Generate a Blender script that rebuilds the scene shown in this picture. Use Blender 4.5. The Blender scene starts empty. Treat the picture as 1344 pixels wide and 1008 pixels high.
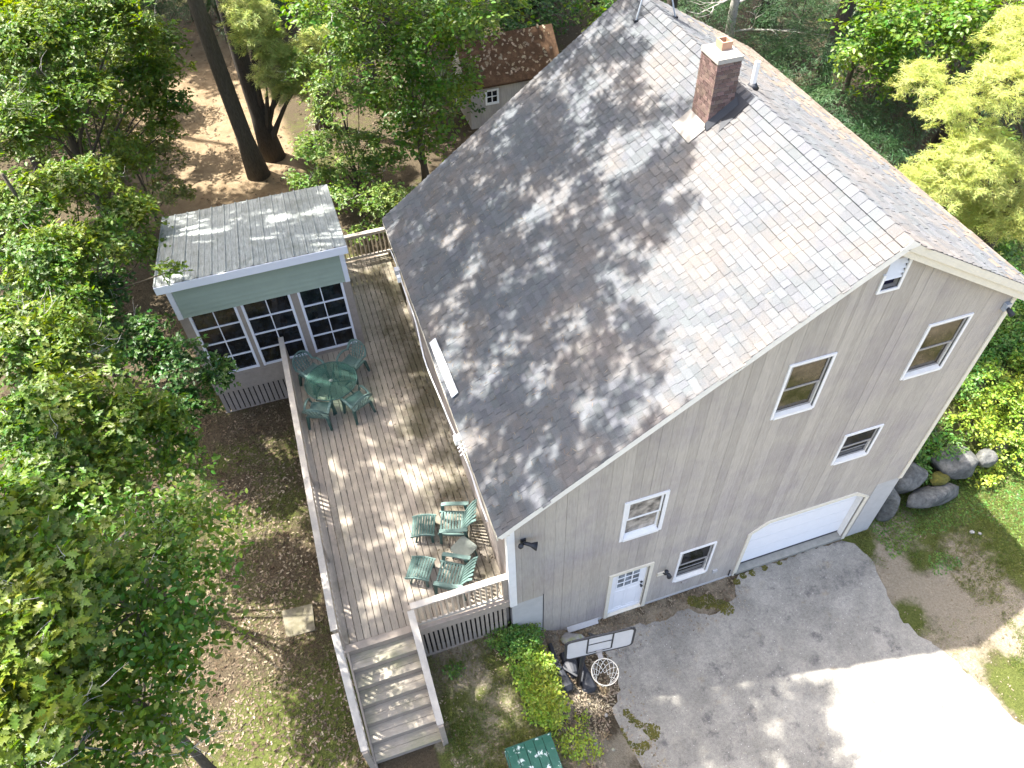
import bpy, math, random
import numpy as np
from mathutils import Vector, Matrix
random.seed(7); rng = np.random.default_rng(7)
R = math.radians
scene = bpy.context.scene
COL = scene.collection

# ---------------------------------------------------------------- camera
cam_d = bpy.data.cameras.new('camera')
cam_d.sensor_width = 36.0
cam_d.lens = 995.83453 / 1344 * 36.0
cam_d.clip_start = 0.1; cam_d.clip_end = 2000
cam = bpy.data.objects.new('camera', cam_d); COL.objects.link(cam)
cam.location = (-1.80075, -6.55860, 16.65386)
cam.rotation_euler = (0.71977, 0.02443, -0.32032)
scene.camera = cam
CAMR = np.array(cam.rotation_euler.to_matrix()); CAMP = np.array(cam.location)
def project(P):
    q = (np.atleast_2d(P) - CAMP) @ CAMR
    return np.stack([672 + 995.83 * q[:, 0] / -q[:, 2], 504 - 995.83 * q[:, 1] / -q[:, 2], -q[:, 2]], 1)

# ---------------------------------------------------------------- sky, sun, exposure
SUN = Vector((-0.37, 0.315, 1.0)).normalized()
world = bpy.data.worlds.new('World'); scene.world = world
world.use_nodes = True
wn = world.node_tree.nodes; wl = world.node_tree.links
bg = wn['Background']
sky = wn.new('ShaderNodeTexSky'); sky.sky_type = 'NISHITA'; sky.sun_disc = False
sky.sun_elevation = math.asin(SUN.z); sky.sun_rotation = math.atan2(SUN.x, SUN.y)
sky.air_density = 1.0; sky.dust_density = 5.5; sky.ozone_density = 0.15
wl.new(sky.outputs[0], bg.inputs[0]); bg.inputs[1].default_value = 0.15
sun_d = bpy.data.lights.new('sun', 'SUN'); sun_d.energy = 5.0; sun_d.angle = R(0.6); sun_d.color = (1.0, 0.95, 0.87)
sun = bpy.data.objects.new('sun', sun_d); COL.objects.link(sun)
sun.rotation_euler = SUN.to_track_quat('Z', 'Y').to_euler(); sun.location = (-10, 10, 40)
scene.view_settings.view_transform = 'Standard'; scene.view_settings.look = 'None'
scene.view_settings.gamma = 1.0; scene.view_settings.exposure = 2.08
scene.view_settings.use_curve_mapping = False

# ---------------------------------------------------------------- material helpers
def mat(name, color, rough=0.85, var=0.0, noise=0.0, nscale=6.0, bump=0.0, bscale=60.0, stretch=None,
        color2=None, c2scale=1.5, c2lo=0.45, c2hi=0.62, metallic=0.0, spec=0.3, hue=0.0, attr=False, translucent=0.0):
    """procedural material: base colour, per piece variation, two-tone patches, fine noise, bump"""
    m = bpy.data.materials.new(name); m.use_nodes = True
    nt = m.node_tree; N = nt.nodes; L = nt.links
    b = N['Principled BSDF']; b.inputs['Roughness'].default_value = rough
    b.inputs['Metallic'].default_value = metallic
    b.inputs['Specular IOR Level'].default_value = spec
    tc = N.new('ShaderNodeNewGeometry')
    src = tc.outputs['Position']
    if stretch:
        mp = N.new('ShaderNodeMapping'); mp.inputs['Scale'].default_value = stretch
        L.new(src, mp.inputs[0]); ssrc = mp.outputs[0]
    else: ssrc = src
    rgb = N.new('ShaderNodeRGB'); rgb.outputs[0].default_value = (*color, 1); cur = rgb.outputs[0]
    if color2:
        n = N.new('ShaderNodeTexNoise'); n.inputs['Scale'].default_value = c2scale; n.inputs['Detail'].default_value = 6
        n.inputs['Roughness'].default_value = 0.65
        L.new(src, n.inputs['Vector'])
        mr = N.new('ShaderNodeMapRange'); mr.inputs[1].default_value = c2lo; mr.inputs[2].default_value = c2hi
        L.new(n.outputs[0], mr.inputs[0])
        mx = N.new('ShaderNodeMix'); mx.data_type = 'RGBA'
        L.new(mr.outputs[0], mx.inputs[0]); L.new(cur, mx.inputs[6]); mx.inputs[7].default_value = (*color2, 1)
        cur = mx.outputs[2]
    val = None
    if var or hue:
        if attr:
            a = N.new('ShaderNodeAttribute'); a.attribute_name = 'rnd'; rv = a.outputs['Fac']
        else:
            oi = N.new('ShaderNodeObjectInfo'); gi = N.new('ShaderNodeNewGeometry')
            ad = N.new('ShaderNodeMath'); ad.operation = 'ADD'
            L.new(oi.outputs['Random'], ad.inputs[0]); L.new(gi.outputs['Random Per Island'], ad.inputs[1])
            fr = N.new('ShaderNodeMath'); fr.operation = 'FRACT'; L.new(ad.outputs[0], fr.inputs[0]); rv = fr.outputs[0]
        m1 = N.new('ShaderNodeMapRange'); m1.inputs[3].default_value = 1 - var; m1.inputs[4].default_value = 1 + var
        L.new(rv, m1.inputs[0]); val = m1.outputs[0]
        hs = N.new('ShaderNodeHueSaturation')
        L.new(cur, hs.inputs['Color']); L.new(val, hs.inputs['Value'])
        if hue:
            mu = N.new('ShaderNodeMath'); mu.operation = 'MULTIPLY'; mu.inputs[1].default_value = 7.31
            L.new(rv, mu.inputs[0])
            f2 = N.new('ShaderNodeMath'); f2.operation = 'FRACT'; L.new(mu.outputs[0], f2.inputs[0])
            m2 = N.new('ShaderNodeMapRange'); m2.inputs[3].default_value = 0.5 - hue; m2.inputs[4].default_value = 0.5 + hue
            L.new(f2.outputs[0], m2.inputs[0]); L.new(m2.outputs[0], hs.inputs['Hue'])
        cur = hs.outputs[0]
    if noise:
        n2 = N.new('ShaderNodeTexNoise'); n2.inputs['Scale'].default_value = nscale; n2.inputs['Detail'].default_value = 5
        n2.inputs['Roughness'].default_value = 0.7
        L.new(ssrc, n2.inputs['Vector'])
        m3 = N.new('ShaderNodeMapRange'); m3.inputs[1].default_value = 0.25; m3.inputs[2].default_value = 0.75
        m3.inputs[3].default_value = 1 - noise; m3.inputs[4].default_value = 1 + noise
        L.new(n2.outputs[0], m3.inputs[0])
        h2 = N.new('ShaderNodeHueSaturation'); L.new(cur, h2.inputs['Color']); L.new(m3.outputs[0], h2.inputs['Value'])
        cur = h2.outputs[0]
    L.new(cur, b.inputs['Base Color'])
    if bump:
        n3 = N.new('ShaderNodeTexNoise'); n3.inputs['Scale'].default_value = bscale; n3.inputs['Detail'].default_value = 4
        L.new(ssrc, n3.inputs['Vector'])
        bp = N.new('ShaderNodeBump'); bp.inputs['Strength'].default_value = bump; bp.inputs['Distance'].default_value = 0.02
        L.new(n3.outputs[0], bp.inputs['Height']); L.new(bp.outputs[0], b.inputs['Normal'])
    if translucent:
        out = N['Material Output']; t = N.new('ShaderNodeBsdfTranslucent'); ms = N.new('ShaderNodeMixShader')
        g = N.new('ShaderNodeHueSaturation'); g.inputs['Value'].default_value = 1.5; g.inputs['Saturation'].default_value = 1.15
        g.inputs['Hue'].default_value = 0.485
        L.new(cur, g.inputs['Color']); L.new(g.outputs[0], t.inputs[0])
        ms.inputs[0].default_value = translucent
        L.new(b.outputs[0], ms.inputs[1]); L.new(t.outputs[0], ms.inputs[2]); L.new(ms.outputs[0], out.inputs[0])
    return m

M = {}
M['siding'] = mat('grey_painted_board', (.395, .362, .32), .8, var=.09, noise=.17, nscale=3, stretch=(9, 9, .9), bump=.25, bscale=30,
                  color2=(.325, .295, .285), c2scale=.8, c2lo=.45, c2hi=.68)
M['foundation'] = mat('painted_concrete', (.42, .42, .42), .85, noise=.1, nscale=4, bump=.2, bscale=40)
M['white'] = mat('white_trim_paint', (.74, .74, .74), .55, noise=.06, nscale=8)
M['cream'] = mat('cream_trim_paint', (.66, .62, .52), .6, noise=.08, nscale=8)
M['rake'] = mat('pale_rake_paint', (.74, .72, .67), .6, noise=.08, nscale=10)
M['doorwhite'] = mat('white_door_paint', (.80, .81, .84), .45, noise=.03)
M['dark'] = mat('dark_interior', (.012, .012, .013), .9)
M['sash_dark'] = mat('grey_sash', (.28, .27, .26), .6, noise=.1)
M['black'] = mat('black_plastic', (.018, .021, .028), .6, noise=.15, spec=.5)
M['shingle'] = mat('asphalt_shingle', (.100, .107, .116), .95, var=.13, noise=.25, nscale=60, bump=.4, bscale=220, hue=.03,
                   color2=(.130, .122, .117), c2scale=.9, spec=.12)
M['shingle_brown'] = mat('needle_strewn_shingle', (.16, .135, .112), .95, var=.2, noise=.3, nscale=40, bump=.4, bscale=150, spec=.1)
M['deck'] = mat('weathered_deck_board', (.30, .265, .22), .9, var=.10, noise=.22, nscale=5, stretch=(14, 1.1, 8), bump=.4, bscale=18, hue=.008,
                color2=(.105, .095, .065), c2scale=1.1, c2lo=.46, c2hi=.70, spec=.15)
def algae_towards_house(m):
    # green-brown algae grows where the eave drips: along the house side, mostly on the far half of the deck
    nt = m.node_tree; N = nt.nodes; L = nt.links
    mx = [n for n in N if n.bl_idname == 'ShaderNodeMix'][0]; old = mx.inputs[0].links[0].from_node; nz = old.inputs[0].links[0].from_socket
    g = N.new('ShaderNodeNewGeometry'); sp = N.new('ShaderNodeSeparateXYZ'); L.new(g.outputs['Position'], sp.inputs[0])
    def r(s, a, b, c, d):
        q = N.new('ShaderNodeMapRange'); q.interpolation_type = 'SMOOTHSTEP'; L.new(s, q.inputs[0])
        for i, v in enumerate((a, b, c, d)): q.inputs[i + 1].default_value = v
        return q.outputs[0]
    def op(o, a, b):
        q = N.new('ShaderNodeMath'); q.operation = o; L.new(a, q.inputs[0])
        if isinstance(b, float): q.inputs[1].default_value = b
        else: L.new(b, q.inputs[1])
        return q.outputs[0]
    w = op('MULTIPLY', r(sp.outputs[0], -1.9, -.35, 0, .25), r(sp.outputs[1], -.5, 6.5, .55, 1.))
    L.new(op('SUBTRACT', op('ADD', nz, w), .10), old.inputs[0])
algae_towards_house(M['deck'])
M['deckpaint'] = mat('taupe_painted_wood', (.32, .275, .23), .8, var=.05, noise=.18, nscale=5, bump=.2, bscale=30, spec=.2)
M['railwood'] = mat('grey_painted_rail', (.40, .365, .32), .8, var=.05, noise=.16, nscale=7, bump=.2, bscale=30, spec=.2)
M['baluster'] = mat('tan_baluster', (.42, .35, .27), .85, var=.12, noise=.12, nscale=9, spec=.2)
M['step'] = mat('stair_tread_paint', (.33, .295, .245), .85, var=.12, noise=.22, nscale=5, stretch=(1.2, 9, 6), bump=.3, bscale=20,
                color2=(.25, .245, .16), c2scale=1.3, c2lo=.45, c2hi=.7)
M['metal_roof'] = mat('weathered_metal_roof', (.24, .26, .255), .6, noise=.45, nscale=3.2, stretch=(9, 1.1, 1), bump=.25, bscale=12,
                      color2=(.15, .165, .15), c2scale=2.2, c2lo=.5, c2hi=.75, spec=.4)
M['greensiding'] = mat('sage_vinyl_siding', (.28, .335, .275), .6, noise=.05, nscale=4, var=.02)
M['lav'] = mat('white_vinyl_trim', (.66, .68, .76), .5, noise=.03)
M['brownpaint'] = mat('brown_stained_post', (.27, .235, .21), .8, noise=.15, nscale=8, var=.04)
M['brick'] = mat('red_brown_brick', (.155, .105, .092), .9, var=.3, noise=.22, nscale=30, bump=.5, bscale=80, hue=.02)
M['mortar'] = mat('grey_mortar', (.42, .38, .35), .95, noise=.15, nscale=30)
M['cap'] = mat('mortar_crown', (.34, .32, .29), .9, noise=.1, nscale=12)
M['flue'] = mat('terracotta_flue', (.36, .22, .15), .85, noise=.12)
M['pvc'] = mat('white_pipe', (.78, .78, .76), .5)
M['bluemetal'] = mat('galvanised_tube', (.42, .46, .52), .4, metallic=.3)
M['greenpl'] = mat('faded_green_plastic', (.032, .08, .07), .55, noise=.2, nscale=9, spec=.35, color2=(.07, .125, .11), c2scale=3)
M['greenpale'] = mat('pale_green_plastic', (.10, .165, .148), .6, noise=.22, nscale=9, spec=.4)
M['greytable'] = mat('dusty_green_plastic', (.20, .225, .20), .6, noise=.15, nscale=12)
M['net'] = mat('white_net_cord', (.78, .78, .74), .8)
M['board_poly'] = mat('clear_backboard_panel', (.52, .53, .56), .35, noise=.06, nscale=10, spec=.5)
M['stone'] = mat('grey_boulder', (.085, .088, .085), .95, noise=.5, nscale=9, bump=1.0, bscale=14, color2=(.14, .14, .13), c2scale=3)
M['mossrock'] = mat('lichened_rock', (.25, .245, .235), .95, noise=.25, nscale=9, bump=.6, bscale=20, color2=(.23, .25, .12), c2scale=3.2, c2lo=.5, c2hi=.62)
M['moss'] = mat('yellow_green_moss', (.10, .095, .02), .98, noise=.5, nscale=14, bump=1, bscale=60, color2=(.07, .075, .02), c2scale=6)
M['bark'] = mat('rough_grey_bark', (.085, .072, .055), .98, noise=.5, nscale=5, stretch=(7, 7, 1.2), bump=1.0, bscale=9)
M['bark2'] = mat('dark_bark', (.062, .052, .042), .98, noise=.5, nscale=5, stretch=(7, 7, 1.2), bump=1.0, bscale=9)
M['deadwood'] = mat('bleached_deadwood', (.38, .36, .33), .95, noise=.3, nscale=6)
M['twig'] = mat('grey_twig', (.20, .175, .15), .95, noise=.2)
def leafmat(name, col, var=.42, hue=.032, tr=.35, c2=None, c2s=.7, rough=.45, spec=.42):
    return mat(name, col, rough, var=var, hue=hue, attr=True, translucent=tr, color2=c2, c2scale=c2s, c2lo=.42, c2hi=.66, spec=spec)
M['oak'] = leafmat('oak_leaf', (.066, .135, .014), c2=(.14, .19, .022), tr=.42)
M['oakdark'] = leafmat('dark_oak_leaf', (.032, .09, .014), c2=(.055, .12, .016), tr=.3)
M['beech'] = leafmat('beech_leaf', (.068, .15, .016), c2=(.14, .20, .025), tr=.42)
M['pale'] = leafmat('pale_young_leaf', (.13, .175, .045), c2=(.20, .20, .06), tr=.38, var=.4)
M['lightgreen'] = leafmat('light_maple_leaf', (.10, .185, .03), c2=(.16, .22, .05), tr=.38, var=.35)
M['pine'] = leafmat('pine_needle', (.36, .41, .13), c2=(.26, .33, .09), var=.3, tr=.3)
M['pinebright'] = leafmat('bright_pine_needle', (.40, .44, .15), c2=(.31, .37, .10), var=.25, tr=.4)
M['hemlock'] = leafmat('hemlock_needle', (.03, .085, .028), c2=(.055, .12, .035), tr=.2)
M['shrub'] = leafmat('lime_shrub_leaf', (.16, .27, .03), c2=(.26, .30, .035), tr=.35)
M['shrub2'] = leafmat('green_shrub_leaf', (.07, .17, .03), c2=(.15, .23, .04), tr=.35)
M['grass'] = leafmat('grass_blade', (.16, .18, .05), c2=(.10, .16, .03), tr=.3, var=.4)
M['litter'] = leafmat('dry_leaf', (.078, .058, .036), c2=(.15, .125, .088), c2s=2.5, var=.55, hue=.02, tr=.05, rough=.8, spec=.1)
M['litterpale'] = leafmat('bleached_leaf', (.25, .215, .16), c2=(.14, .10, .06), c2s=2.5, var=.35, hue=.02, tr=.05, rough=.8, spec=.1)

def glassmat(name, tint, rough=.05):
    m = bpy.data.materials.new(name); m.use_nodes = True
    b = m.node_tree.nodes['Principled BSDF']
    b.inputs['Base Color'].default_value = (*tint, 1); b.inputs['Roughness'].default_value = rough
    b.inputs['Transmission Weight'].default_value = 0.0
    b.inputs['Specular IOR Level'].default_value = .45
    nt = m.node_tree; n = nt.nodes.new('ShaderNodeTexNoise'); n.inputs['Scale'].default_value = 5.0; n.inputs['Detail'].default_value = 7
    g = nt.nodes.new('ShaderNodeNewGeometry'); nt.links.new(g.outputs['Position'], n.inputs['Vector'])
    mr = nt.nodes.new('ShaderNodeMapRange'); mr.inputs[1].default_value = .35; mr.inputs[2].default_value = .75
    mr.inputs[3].default_value = .3; mr.inputs[4].default_value = 2.6  # mottled tint paints tree reflections into the pane colour
    nt.links.new(n.outputs[0], mr.inputs[0])
    h = nt.nodes.new('ShaderNodeHueSaturation'); h.inputs['Color'].default_value = (*tint, 1)
    nt.links.new(mr.outputs[0], h.inputs['Value']); nt.links.new(h.outputs[0], b.inputs['Base Color'])
    return m
M['glass_dark'] = glassmat('dark_window_glass', (.009, .011, .014), .06)
M['glass_brown'] = glassmat('brown_window_glass', (.035, .027, .017), .1)
M['glass_curtain'] = glassmat('curtained_window_glass', (.21, .19, .165), .15)
M['glass_door'] = glassmat('door_glass', (.13, .15, .17), .1)
def table_glass():
    m = bpy.data.materials.new('tinted_table_glass'); m.use_nodes = True
    nt = m.node_tree; N = nt.nodes; L = nt.links; b = N['Principled BSDF']
    b.inputs['Base Color'].default_value = (.10, .19, .165, 1); b.inputs['Roughness'].default_value = .15
    t = N.new('ShaderNodeBsdfTransparent'); t.inputs[0].default_value = (.72, .85, .80, 1)
    ms = N.new('ShaderNodeMixShader'); ms.inputs[0].default_value = .80
    L.new(b.outputs[0], ms.inputs[1]); L.new(t.outputs[0], ms.inputs[2]); L.new(ms.outputs[0], N['Material Output'].inputs[0])
    return m
M['tableglass'] = table_glass()

# ---------------------------------------------------------------- mesh helpers
class MB:
    def __init__(s): s.v = []; s.f = []; s.T = Matrix.Identity(4)
    def add(s, vs, fs):
        o = len(s.v)
        s.v += [tuple(s.T @ Vector(p)) for p in vs]; s.f += [tuple(i + o for i in f) for f in fs]; return s
    def box(s, x0, x1, y0, y1, z0, z1):
        return s.add([(x0, y0, z0), (x1, y0, z0), (x1, y1, z0), (x0, y1, z0), (x0, y0, z1), (x1, y0, z1), (x1, y1, z1), (x0, y1, z1)],
                     [(0, 3, 2, 1), (4, 5, 6, 7), (0, 1, 5, 4), (1, 2, 6, 5), (2, 3, 7, 6), (3, 0, 4, 7)])
    def hexa(s, p): # 8 points bottom 4, top 4
        return s.add(p, [(0, 3, 2, 1), (4, 5, 6, 7), (0, 1, 5, 4), (1, 2, 6, 5), (2, 3, 7, 6), (3, 0, 4, 7)])
    def bar(s, a, b, w, h, up=(0, 0, 1)):
        a = Vector(a); b = Vector(b); d = (b - a).normalized(); up = Vector(up)
        x = d.cross(up)
        if x.length < 1e-4: x = d.cross(Vector((0, 1, 0)))
        x.normalize(); y = x.cross(d).normalized()
        x *= w / 2; y *= h / 2
        return s.hexa([a - x - y, b - x - y, b + x - y, a + x - y, a - x + y, b - x + y, b + x + y, a + x + y])
    def tube(s, pts, rs, n=8, cap=True):
        if not hasattr(rs, '__len__'): rs = [rs] * len(pts)
        pts = [Vector(p) for p in pts]; rings = []; vs = []; fs = []
        d0 = (pts[1] - pts[0]).normalized(); x = d0.orthogonal().normalized()
        for i, p in enumerate(pts):
            d = (pts[min(i + 1, len(pts) - 1)] - pts[max(i - 1, 0)])
            if d.length < 1e-6: d = d0
            d.normalize(); x = (x - d * x.dot(d)).normalized(); y = d.cross(x)
            for k in range(n):
                a = 2 * math.pi * k / n
                vs.append(p + (x * math.cos(a) + y * math.sin(a)) * rs[i])
        for i in range(len(pts) - 1):
            for k in range(n):
                fs.append((i * n + k, i * n + (k + 1) % n, (i + 1) * n + (k + 1) % n, (i + 1) * n + k))
        if cap: fs.append(tuple(reversed(range(n)))); fs.append(tuple((len(pts) - 1) * n + k for k in range(n)))
        return s.add(vs, fs)
    def prism(s, poly, axis, a, b):
        """poly 2D list; axis 'y' -> (x,z) extruded from y=a to b; 'z' -> (x,y); 'x' -> (y,z)"""
        def P(p, t): return {'y': (p[0], t, p[1]), 'z': (p[0], p[1], t), 'x': (t, p[0], p[1])}[axis]
        n = len(poly)
        vs = [P(p, a) for p in poly] + [P(p, b) for p in poly]
        fs = [tuple(range(n)), tuple(reversed(range(n, 2 * n)))] + [(i, i + n, (i + 1) % n + n, (i + 1) % n) for i in range(n)]
        return s.add(vs, fs)
    def build(s, name, m, parent=None, smooth=False):
        me = bpy.data.meshes.new(name); me.from_pydata(s.v, [], s.f); me.materials.append(m)
        if smooth: me.polygons.foreach_set('use_smooth', [True] * len(me.polygons))
        o = bpy.data.objects.new(name, me); COL.objects.link(o)
        if parent is not None: o.parent = parent; o.matrix_parent_inverse = Matrix.Translation(-parent_loc(parent))
        me.update(); return o
def parent_loc(p):
    # parts are modelled in world coordinates; only an Empty root sits away from the origin
    return p.location.copy() if p.type == 'EMPTY' else Vector((0, 0, 0))
def inst(src, name, parent=None):
    o = src.copy(); o.name = name; COL.objects.link(o)
    if parent is not None: o.parent = parent
    return o
def thing(name, label, cat, loc=(0, 0, 0), group=None):
    o = bpy.data.objects.new(name, None); COL.objects.link(o); o.location = loc; o.empty_display_size = .3
    tag(o, label, cat, group); return o
def tag(o, label=None, cat=None, group=None, kind=None):
    if label: o['label'] = label
    if cat: o['category'] = cat
    if group: o['group'] = group
    if kind: o['kind'] = kind
    return o
def np_mesh(name, V, F, m, parent=None, rnd=None, smooth=False):
    """V (n,3), F (k,j) uniform polygons"""
    me = bpy.data.meshes.new(name); n = len(V); k, j = F.shape
    me.vertices.add(n); me.vertices.foreach_set('co', V.astype(np.float32).ravel())
    me.loops.add(k * j); me.loops.foreach_set('vertex_index', F.astype(np.int32).ravel())
    me.polygons.add(k); me.polygons.foreach_set('loop_start', np.arange(0, k * j, j, dtype=np.int32))
    me.polygons.foreach_set('loop_total', np.full(k, j, dtype=np.int32))
    if smooth: me.polygons.foreach_set('use_smooth', np.ones(k, dtype=bool))
    if rnd is not None:
        a = me.attributes.new('rnd', 'FLOAT', 'POINT'); a.data.foreach_set('value', rnd.astype(np.float32))
    me.materials.append(m); me.update(); me.validate()
    o = bpy.data.objects.new(name, me); COL.objects.link(o)
    if parent is not None: o.parent = parent; o.matrix_parent_inverse = Matrix.Translation(-parent_loc(parent))
    return o

# ---------------------------------------------------------------- terrain
def sstep(a, b, x):
    t = np.clip((np.asarray(x, float) - a) / (b - a), 0, 1); return t * t * (3 - 2 * t)
def vnoise(x, y, s, seed=0):
    x = np.asarray(x, float) / s; y = np.asarray(y, float) / s
    xi = np.floor(x); yi = np.floor(y); fx = x - xi; fy = y - yi
    fx = fx * fx * (3 - 2 * fx); fy = fy * fy * (3 - 2 * fy)
    def h(a, b):
        v = np.sin(a * 127.1 + b * 311.7 + seed * 74.7) * 43758.5453; return v - np.floor(v)
    return (h(xi, yi) * (1 - fx) + h(xi + 1, yi) * fx) * (1 - fy) + (h(xi, yi + 1) * (1 - fx) + h(xi + 1, yi + 1) * fx) * fy
DRIVE = [(1.95, -.5), (2.3, -.42), (2.75, -.36), (3.2, -.5), (3.6, -.46), (4.1, -.42), (4.5, -.75), (4.95, -.7), (5.35, -.42), (5.6, -.06), (8.5, -.05), (8.72, -.35), (8.82, -.9),
         (8.66, -1.6), (8.55, -2.3), (8.75, -2.75), (8.95, -3.1), (9.2, -4.0), (9.4, -4.8), (9.9, -7), (10.5, -14), (-.5, -14), (.3, -5), (.75, -3.3), (.95, -2.9),
         (1.25, -2.45), (1.5, -2.0), (1.85, -1.6), (2.0, -1.2), (1.85, -.85)]
def in_poly(x, y, P):
    x = np.asarray(x, float); y = np.asarray(y, float); c = np.zeros(x.shape, bool)
    for i in range(len(P)):
        x1, y1 = P[i]; x2, y2 = P[i - 1]
        c ^= ((y1 > y) != (y2 > y)) & (x < (x2 - x1) * (y - y1) / ((y2 - y1) + 1e-12) + x1)
    return c
def ground0(x, y):
    x = np.asarray(x, float); y = np.asarray(y, float)
    hl = 1.05 * (1 - sstep(-.3, 1.5, x + .12 * y))
    hb = 1.45 * sstep(.3, 1.9, y + .35 * (vnoise(x, y, 1.5, 3) - .5)) * sstep(8.8, 9.8, x)
    hb2 = 1.3 * sstep(5, 10, y)
    return -.1 + np.maximum(np.maximum(hl, hb), hb2)
def ground(x, y):
    g = ground0(x, y)
    dr = in_poly(x, y, DRIVE)
    n = .10 * (vnoise(x, y, 2.3, 1) - .5) + .05 * (vnoise(x, y, .6, 2) - .5)
    front = sstep(.5, 2.5, np.abs(np.asarray(x, float) - 5.3) - 3.2)
    return g + np.where(dr, -.03, n * front)
def axis_lines(a, b, s, lo, hi):
    core = np.arange(a, b + 1e-6, s)
    def out(st, end, sg):
        r = []; d = s * 1.5; p = st
        while abs(p - end) > 1e-3:
            p = p + sg * d; d *= 1.12
            if (p - end) * sg > 0: p = end
            r.append(p)
        return r
    return np.array(sorted(out(a, lo, -1)) + list(core) + out(b, hi, 1))
gx = axis_lines(-9, 16, .12, -400, 400); gy = axis_lines(-7, 12, .12, -400, 400)
GX, GY = np.meshgrid(gx, gy); GZ = ground(GX, GY)
nx_, ny_ = len(gx), len(gy)
idx = np.arange(nx_ * ny_).reshape(ny_, nx_)
GF = np.stack([idx[:-1, :-1].ravel(), idx[:-1, 1:].ravel(), idx[1:, 1:].ravel(), idx[1:, :-1].ravel()], 1)

def zone_material():
    m = bpy.data.materials.new('forest_floor'); m.use_nodes = True
    nt = m.node_tree; N = nt.nodes; L = nt.links; b = N['Principled BSDF']
    b.inputs['Roughness'].default_value = .98; b.inputs['Specular IOR Level'].default_value = .1
    g = N.new('ShaderNodeNewGeometry'); a = N.new('ShaderNodeVertexColor'); a.layer_name = 'zone'
    sp = N.new('ShaderNodeSeparateColor'); L.new(a.outputs[0], sp.inputs[0])
    def noise(scale, det=6, rough=.7):
        n = N.new('ShaderNodeTexNoise'); n.inputs['Scale'].default_value = scale; n.inputs['Detail'].default_value = det
        n.inputs['Roughness'].default_value = rough; L.new(g.outputs['Position'], n.inputs['Vector']); return n.outputs[0]
    def rng_(s, lo, hi):
        r = N.new('ShaderNodeMapRange'); r.inputs[1].default_value = lo; r.inputs[2].default_value = hi; L.new(s, r.inputs[0]); return r.outputs[0]
    def mix(f, c1, c2):
        x = N.new('ShaderNodeMix'); x.data_type = 'RGBA'; L.new(f, x.inputs[0])
        for c, i in ((c1, 6), (c2, 7)):
            if isinstance(c, tuple): x.inputs[i].default_value = (*c, 1)
            else: L.new(c, x.inputs[i])
        return x.outputs[2]
    def madd(x1, x2, op='ADD'):
        q = N.new('ShaderNodeMath'); q.operation = op; L.new(x1, q.inputs[0])
        if isinstance(x2, float): q.inputs[1].default_value = x2
        else: L.new(x2, q.inputs[1])
        return q.outputs[0]
    fine = noise(24); mid = noise(5); big = noise(1.2)
    dirt = mix(rng_(fine, .35, .65), (.044, .034, .022), (.092, .074, .049))
    green = mix(rng_(fine, .35, .65), (.045, .056, .014), (.095, .11, .03))
    sand = mix(rng_(fine, .3, .7), (.17, .145, .105), (.28, .245, .185))
    fg = rng_(madd(madd(sp.outputs[1], mid), .55 if False else -.5), .3, .62)
    fs = rng_(madd(madd(sp.outputs[0], noise(3.1)), -.5), .3, .6)
    c = mix(fg, dirt, green); c = mix(fs, c, sand)
    ot = mix(rng_(noise(2.0), .35, .7), (.235, .18, .115), (.14, .10, .06))
    c = mix(rng_(sp.outputs[2], .3, .7), c, ot)
    L.new(c, b.inputs['Base Color'])
    bp = N.new('ShaderNodeBump'); bp.inputs['Strength'].default_value = .9; bp.inputs['Distance'].default_value = .05
    L.new(noise(30), bp.inputs['Height']); L.new(bp.outputs[0], b.inputs['Normal'])
    return m
def zones(x, y):
    """albedo zones: sand (r), green (g), orange path (b)"""
    n1 = vnoise(x, y, 1.1, 11); n2 = vnoise(x, y, .55, 12)
    left = (x < -3.3)
    g = np.where(left, .36 + .22 * sstep(1.5, -1.5, y) + .5 * (n1 - .5), 0)
    lawn = (x > -2.2) & (x < .2) & (y < .3)
    g = np.where(lawn, .5 + .5 * (n1 - .5), g)
    right = (x > 8.5) & (y < 1.2)
    g = np.where(right, .36 + .42 * sstep(-1.8, .3, y) + 1.1 * (n1 - .5), g)
    g = np.where((x > 9.5) & (y > 1), .55, g)
    g = np.where((y > 10), .25 + .5 * (n1 - .5), g)
    s = np.zeros_like(x)
    s = np.where(lawn, .45 + .6 * (n2 - .5), s)
    s = np.where((x > .2) & (x < 8.4) & (y < .5), .42 + .5 * (n2 - .5), s)
    s = np.where(right, .36 - 1.2 * (n1 - .5) + .18 * sstep(0, -2.5, y) + .5 * (n2 - .5), s)
    path = sstep(9.0, 7.0, np.abs(y - 25)) * sstep(3.6, 2.2, np.abs(x + 4.9 + .25 * (y - 20) / 5))
    path = np.clip(path, 0, 1) + .25 * (n1 - .5)
    return s, g, path
me = bpy.data.meshes.new('ground')
gobj = np_mesh('ground', np.stack([GX.ravel(), GY.ravel(), GZ.ravel()], 1), GF, zone_material(), smooth=True)
zs, zg, zp = zones(GX.ravel(), GY.ravel())
ca = gobj.data.color_attributes.new('zone', 'FLOAT_COLOR', 'POINT')
ca.data.foreach_set('color', np.clip(np.stack([zs, zg, zp, np.ones_like(zs)], 1), 0, 1).astype(np.float32).ravel())
tag(gobj, kind='structure')

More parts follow.
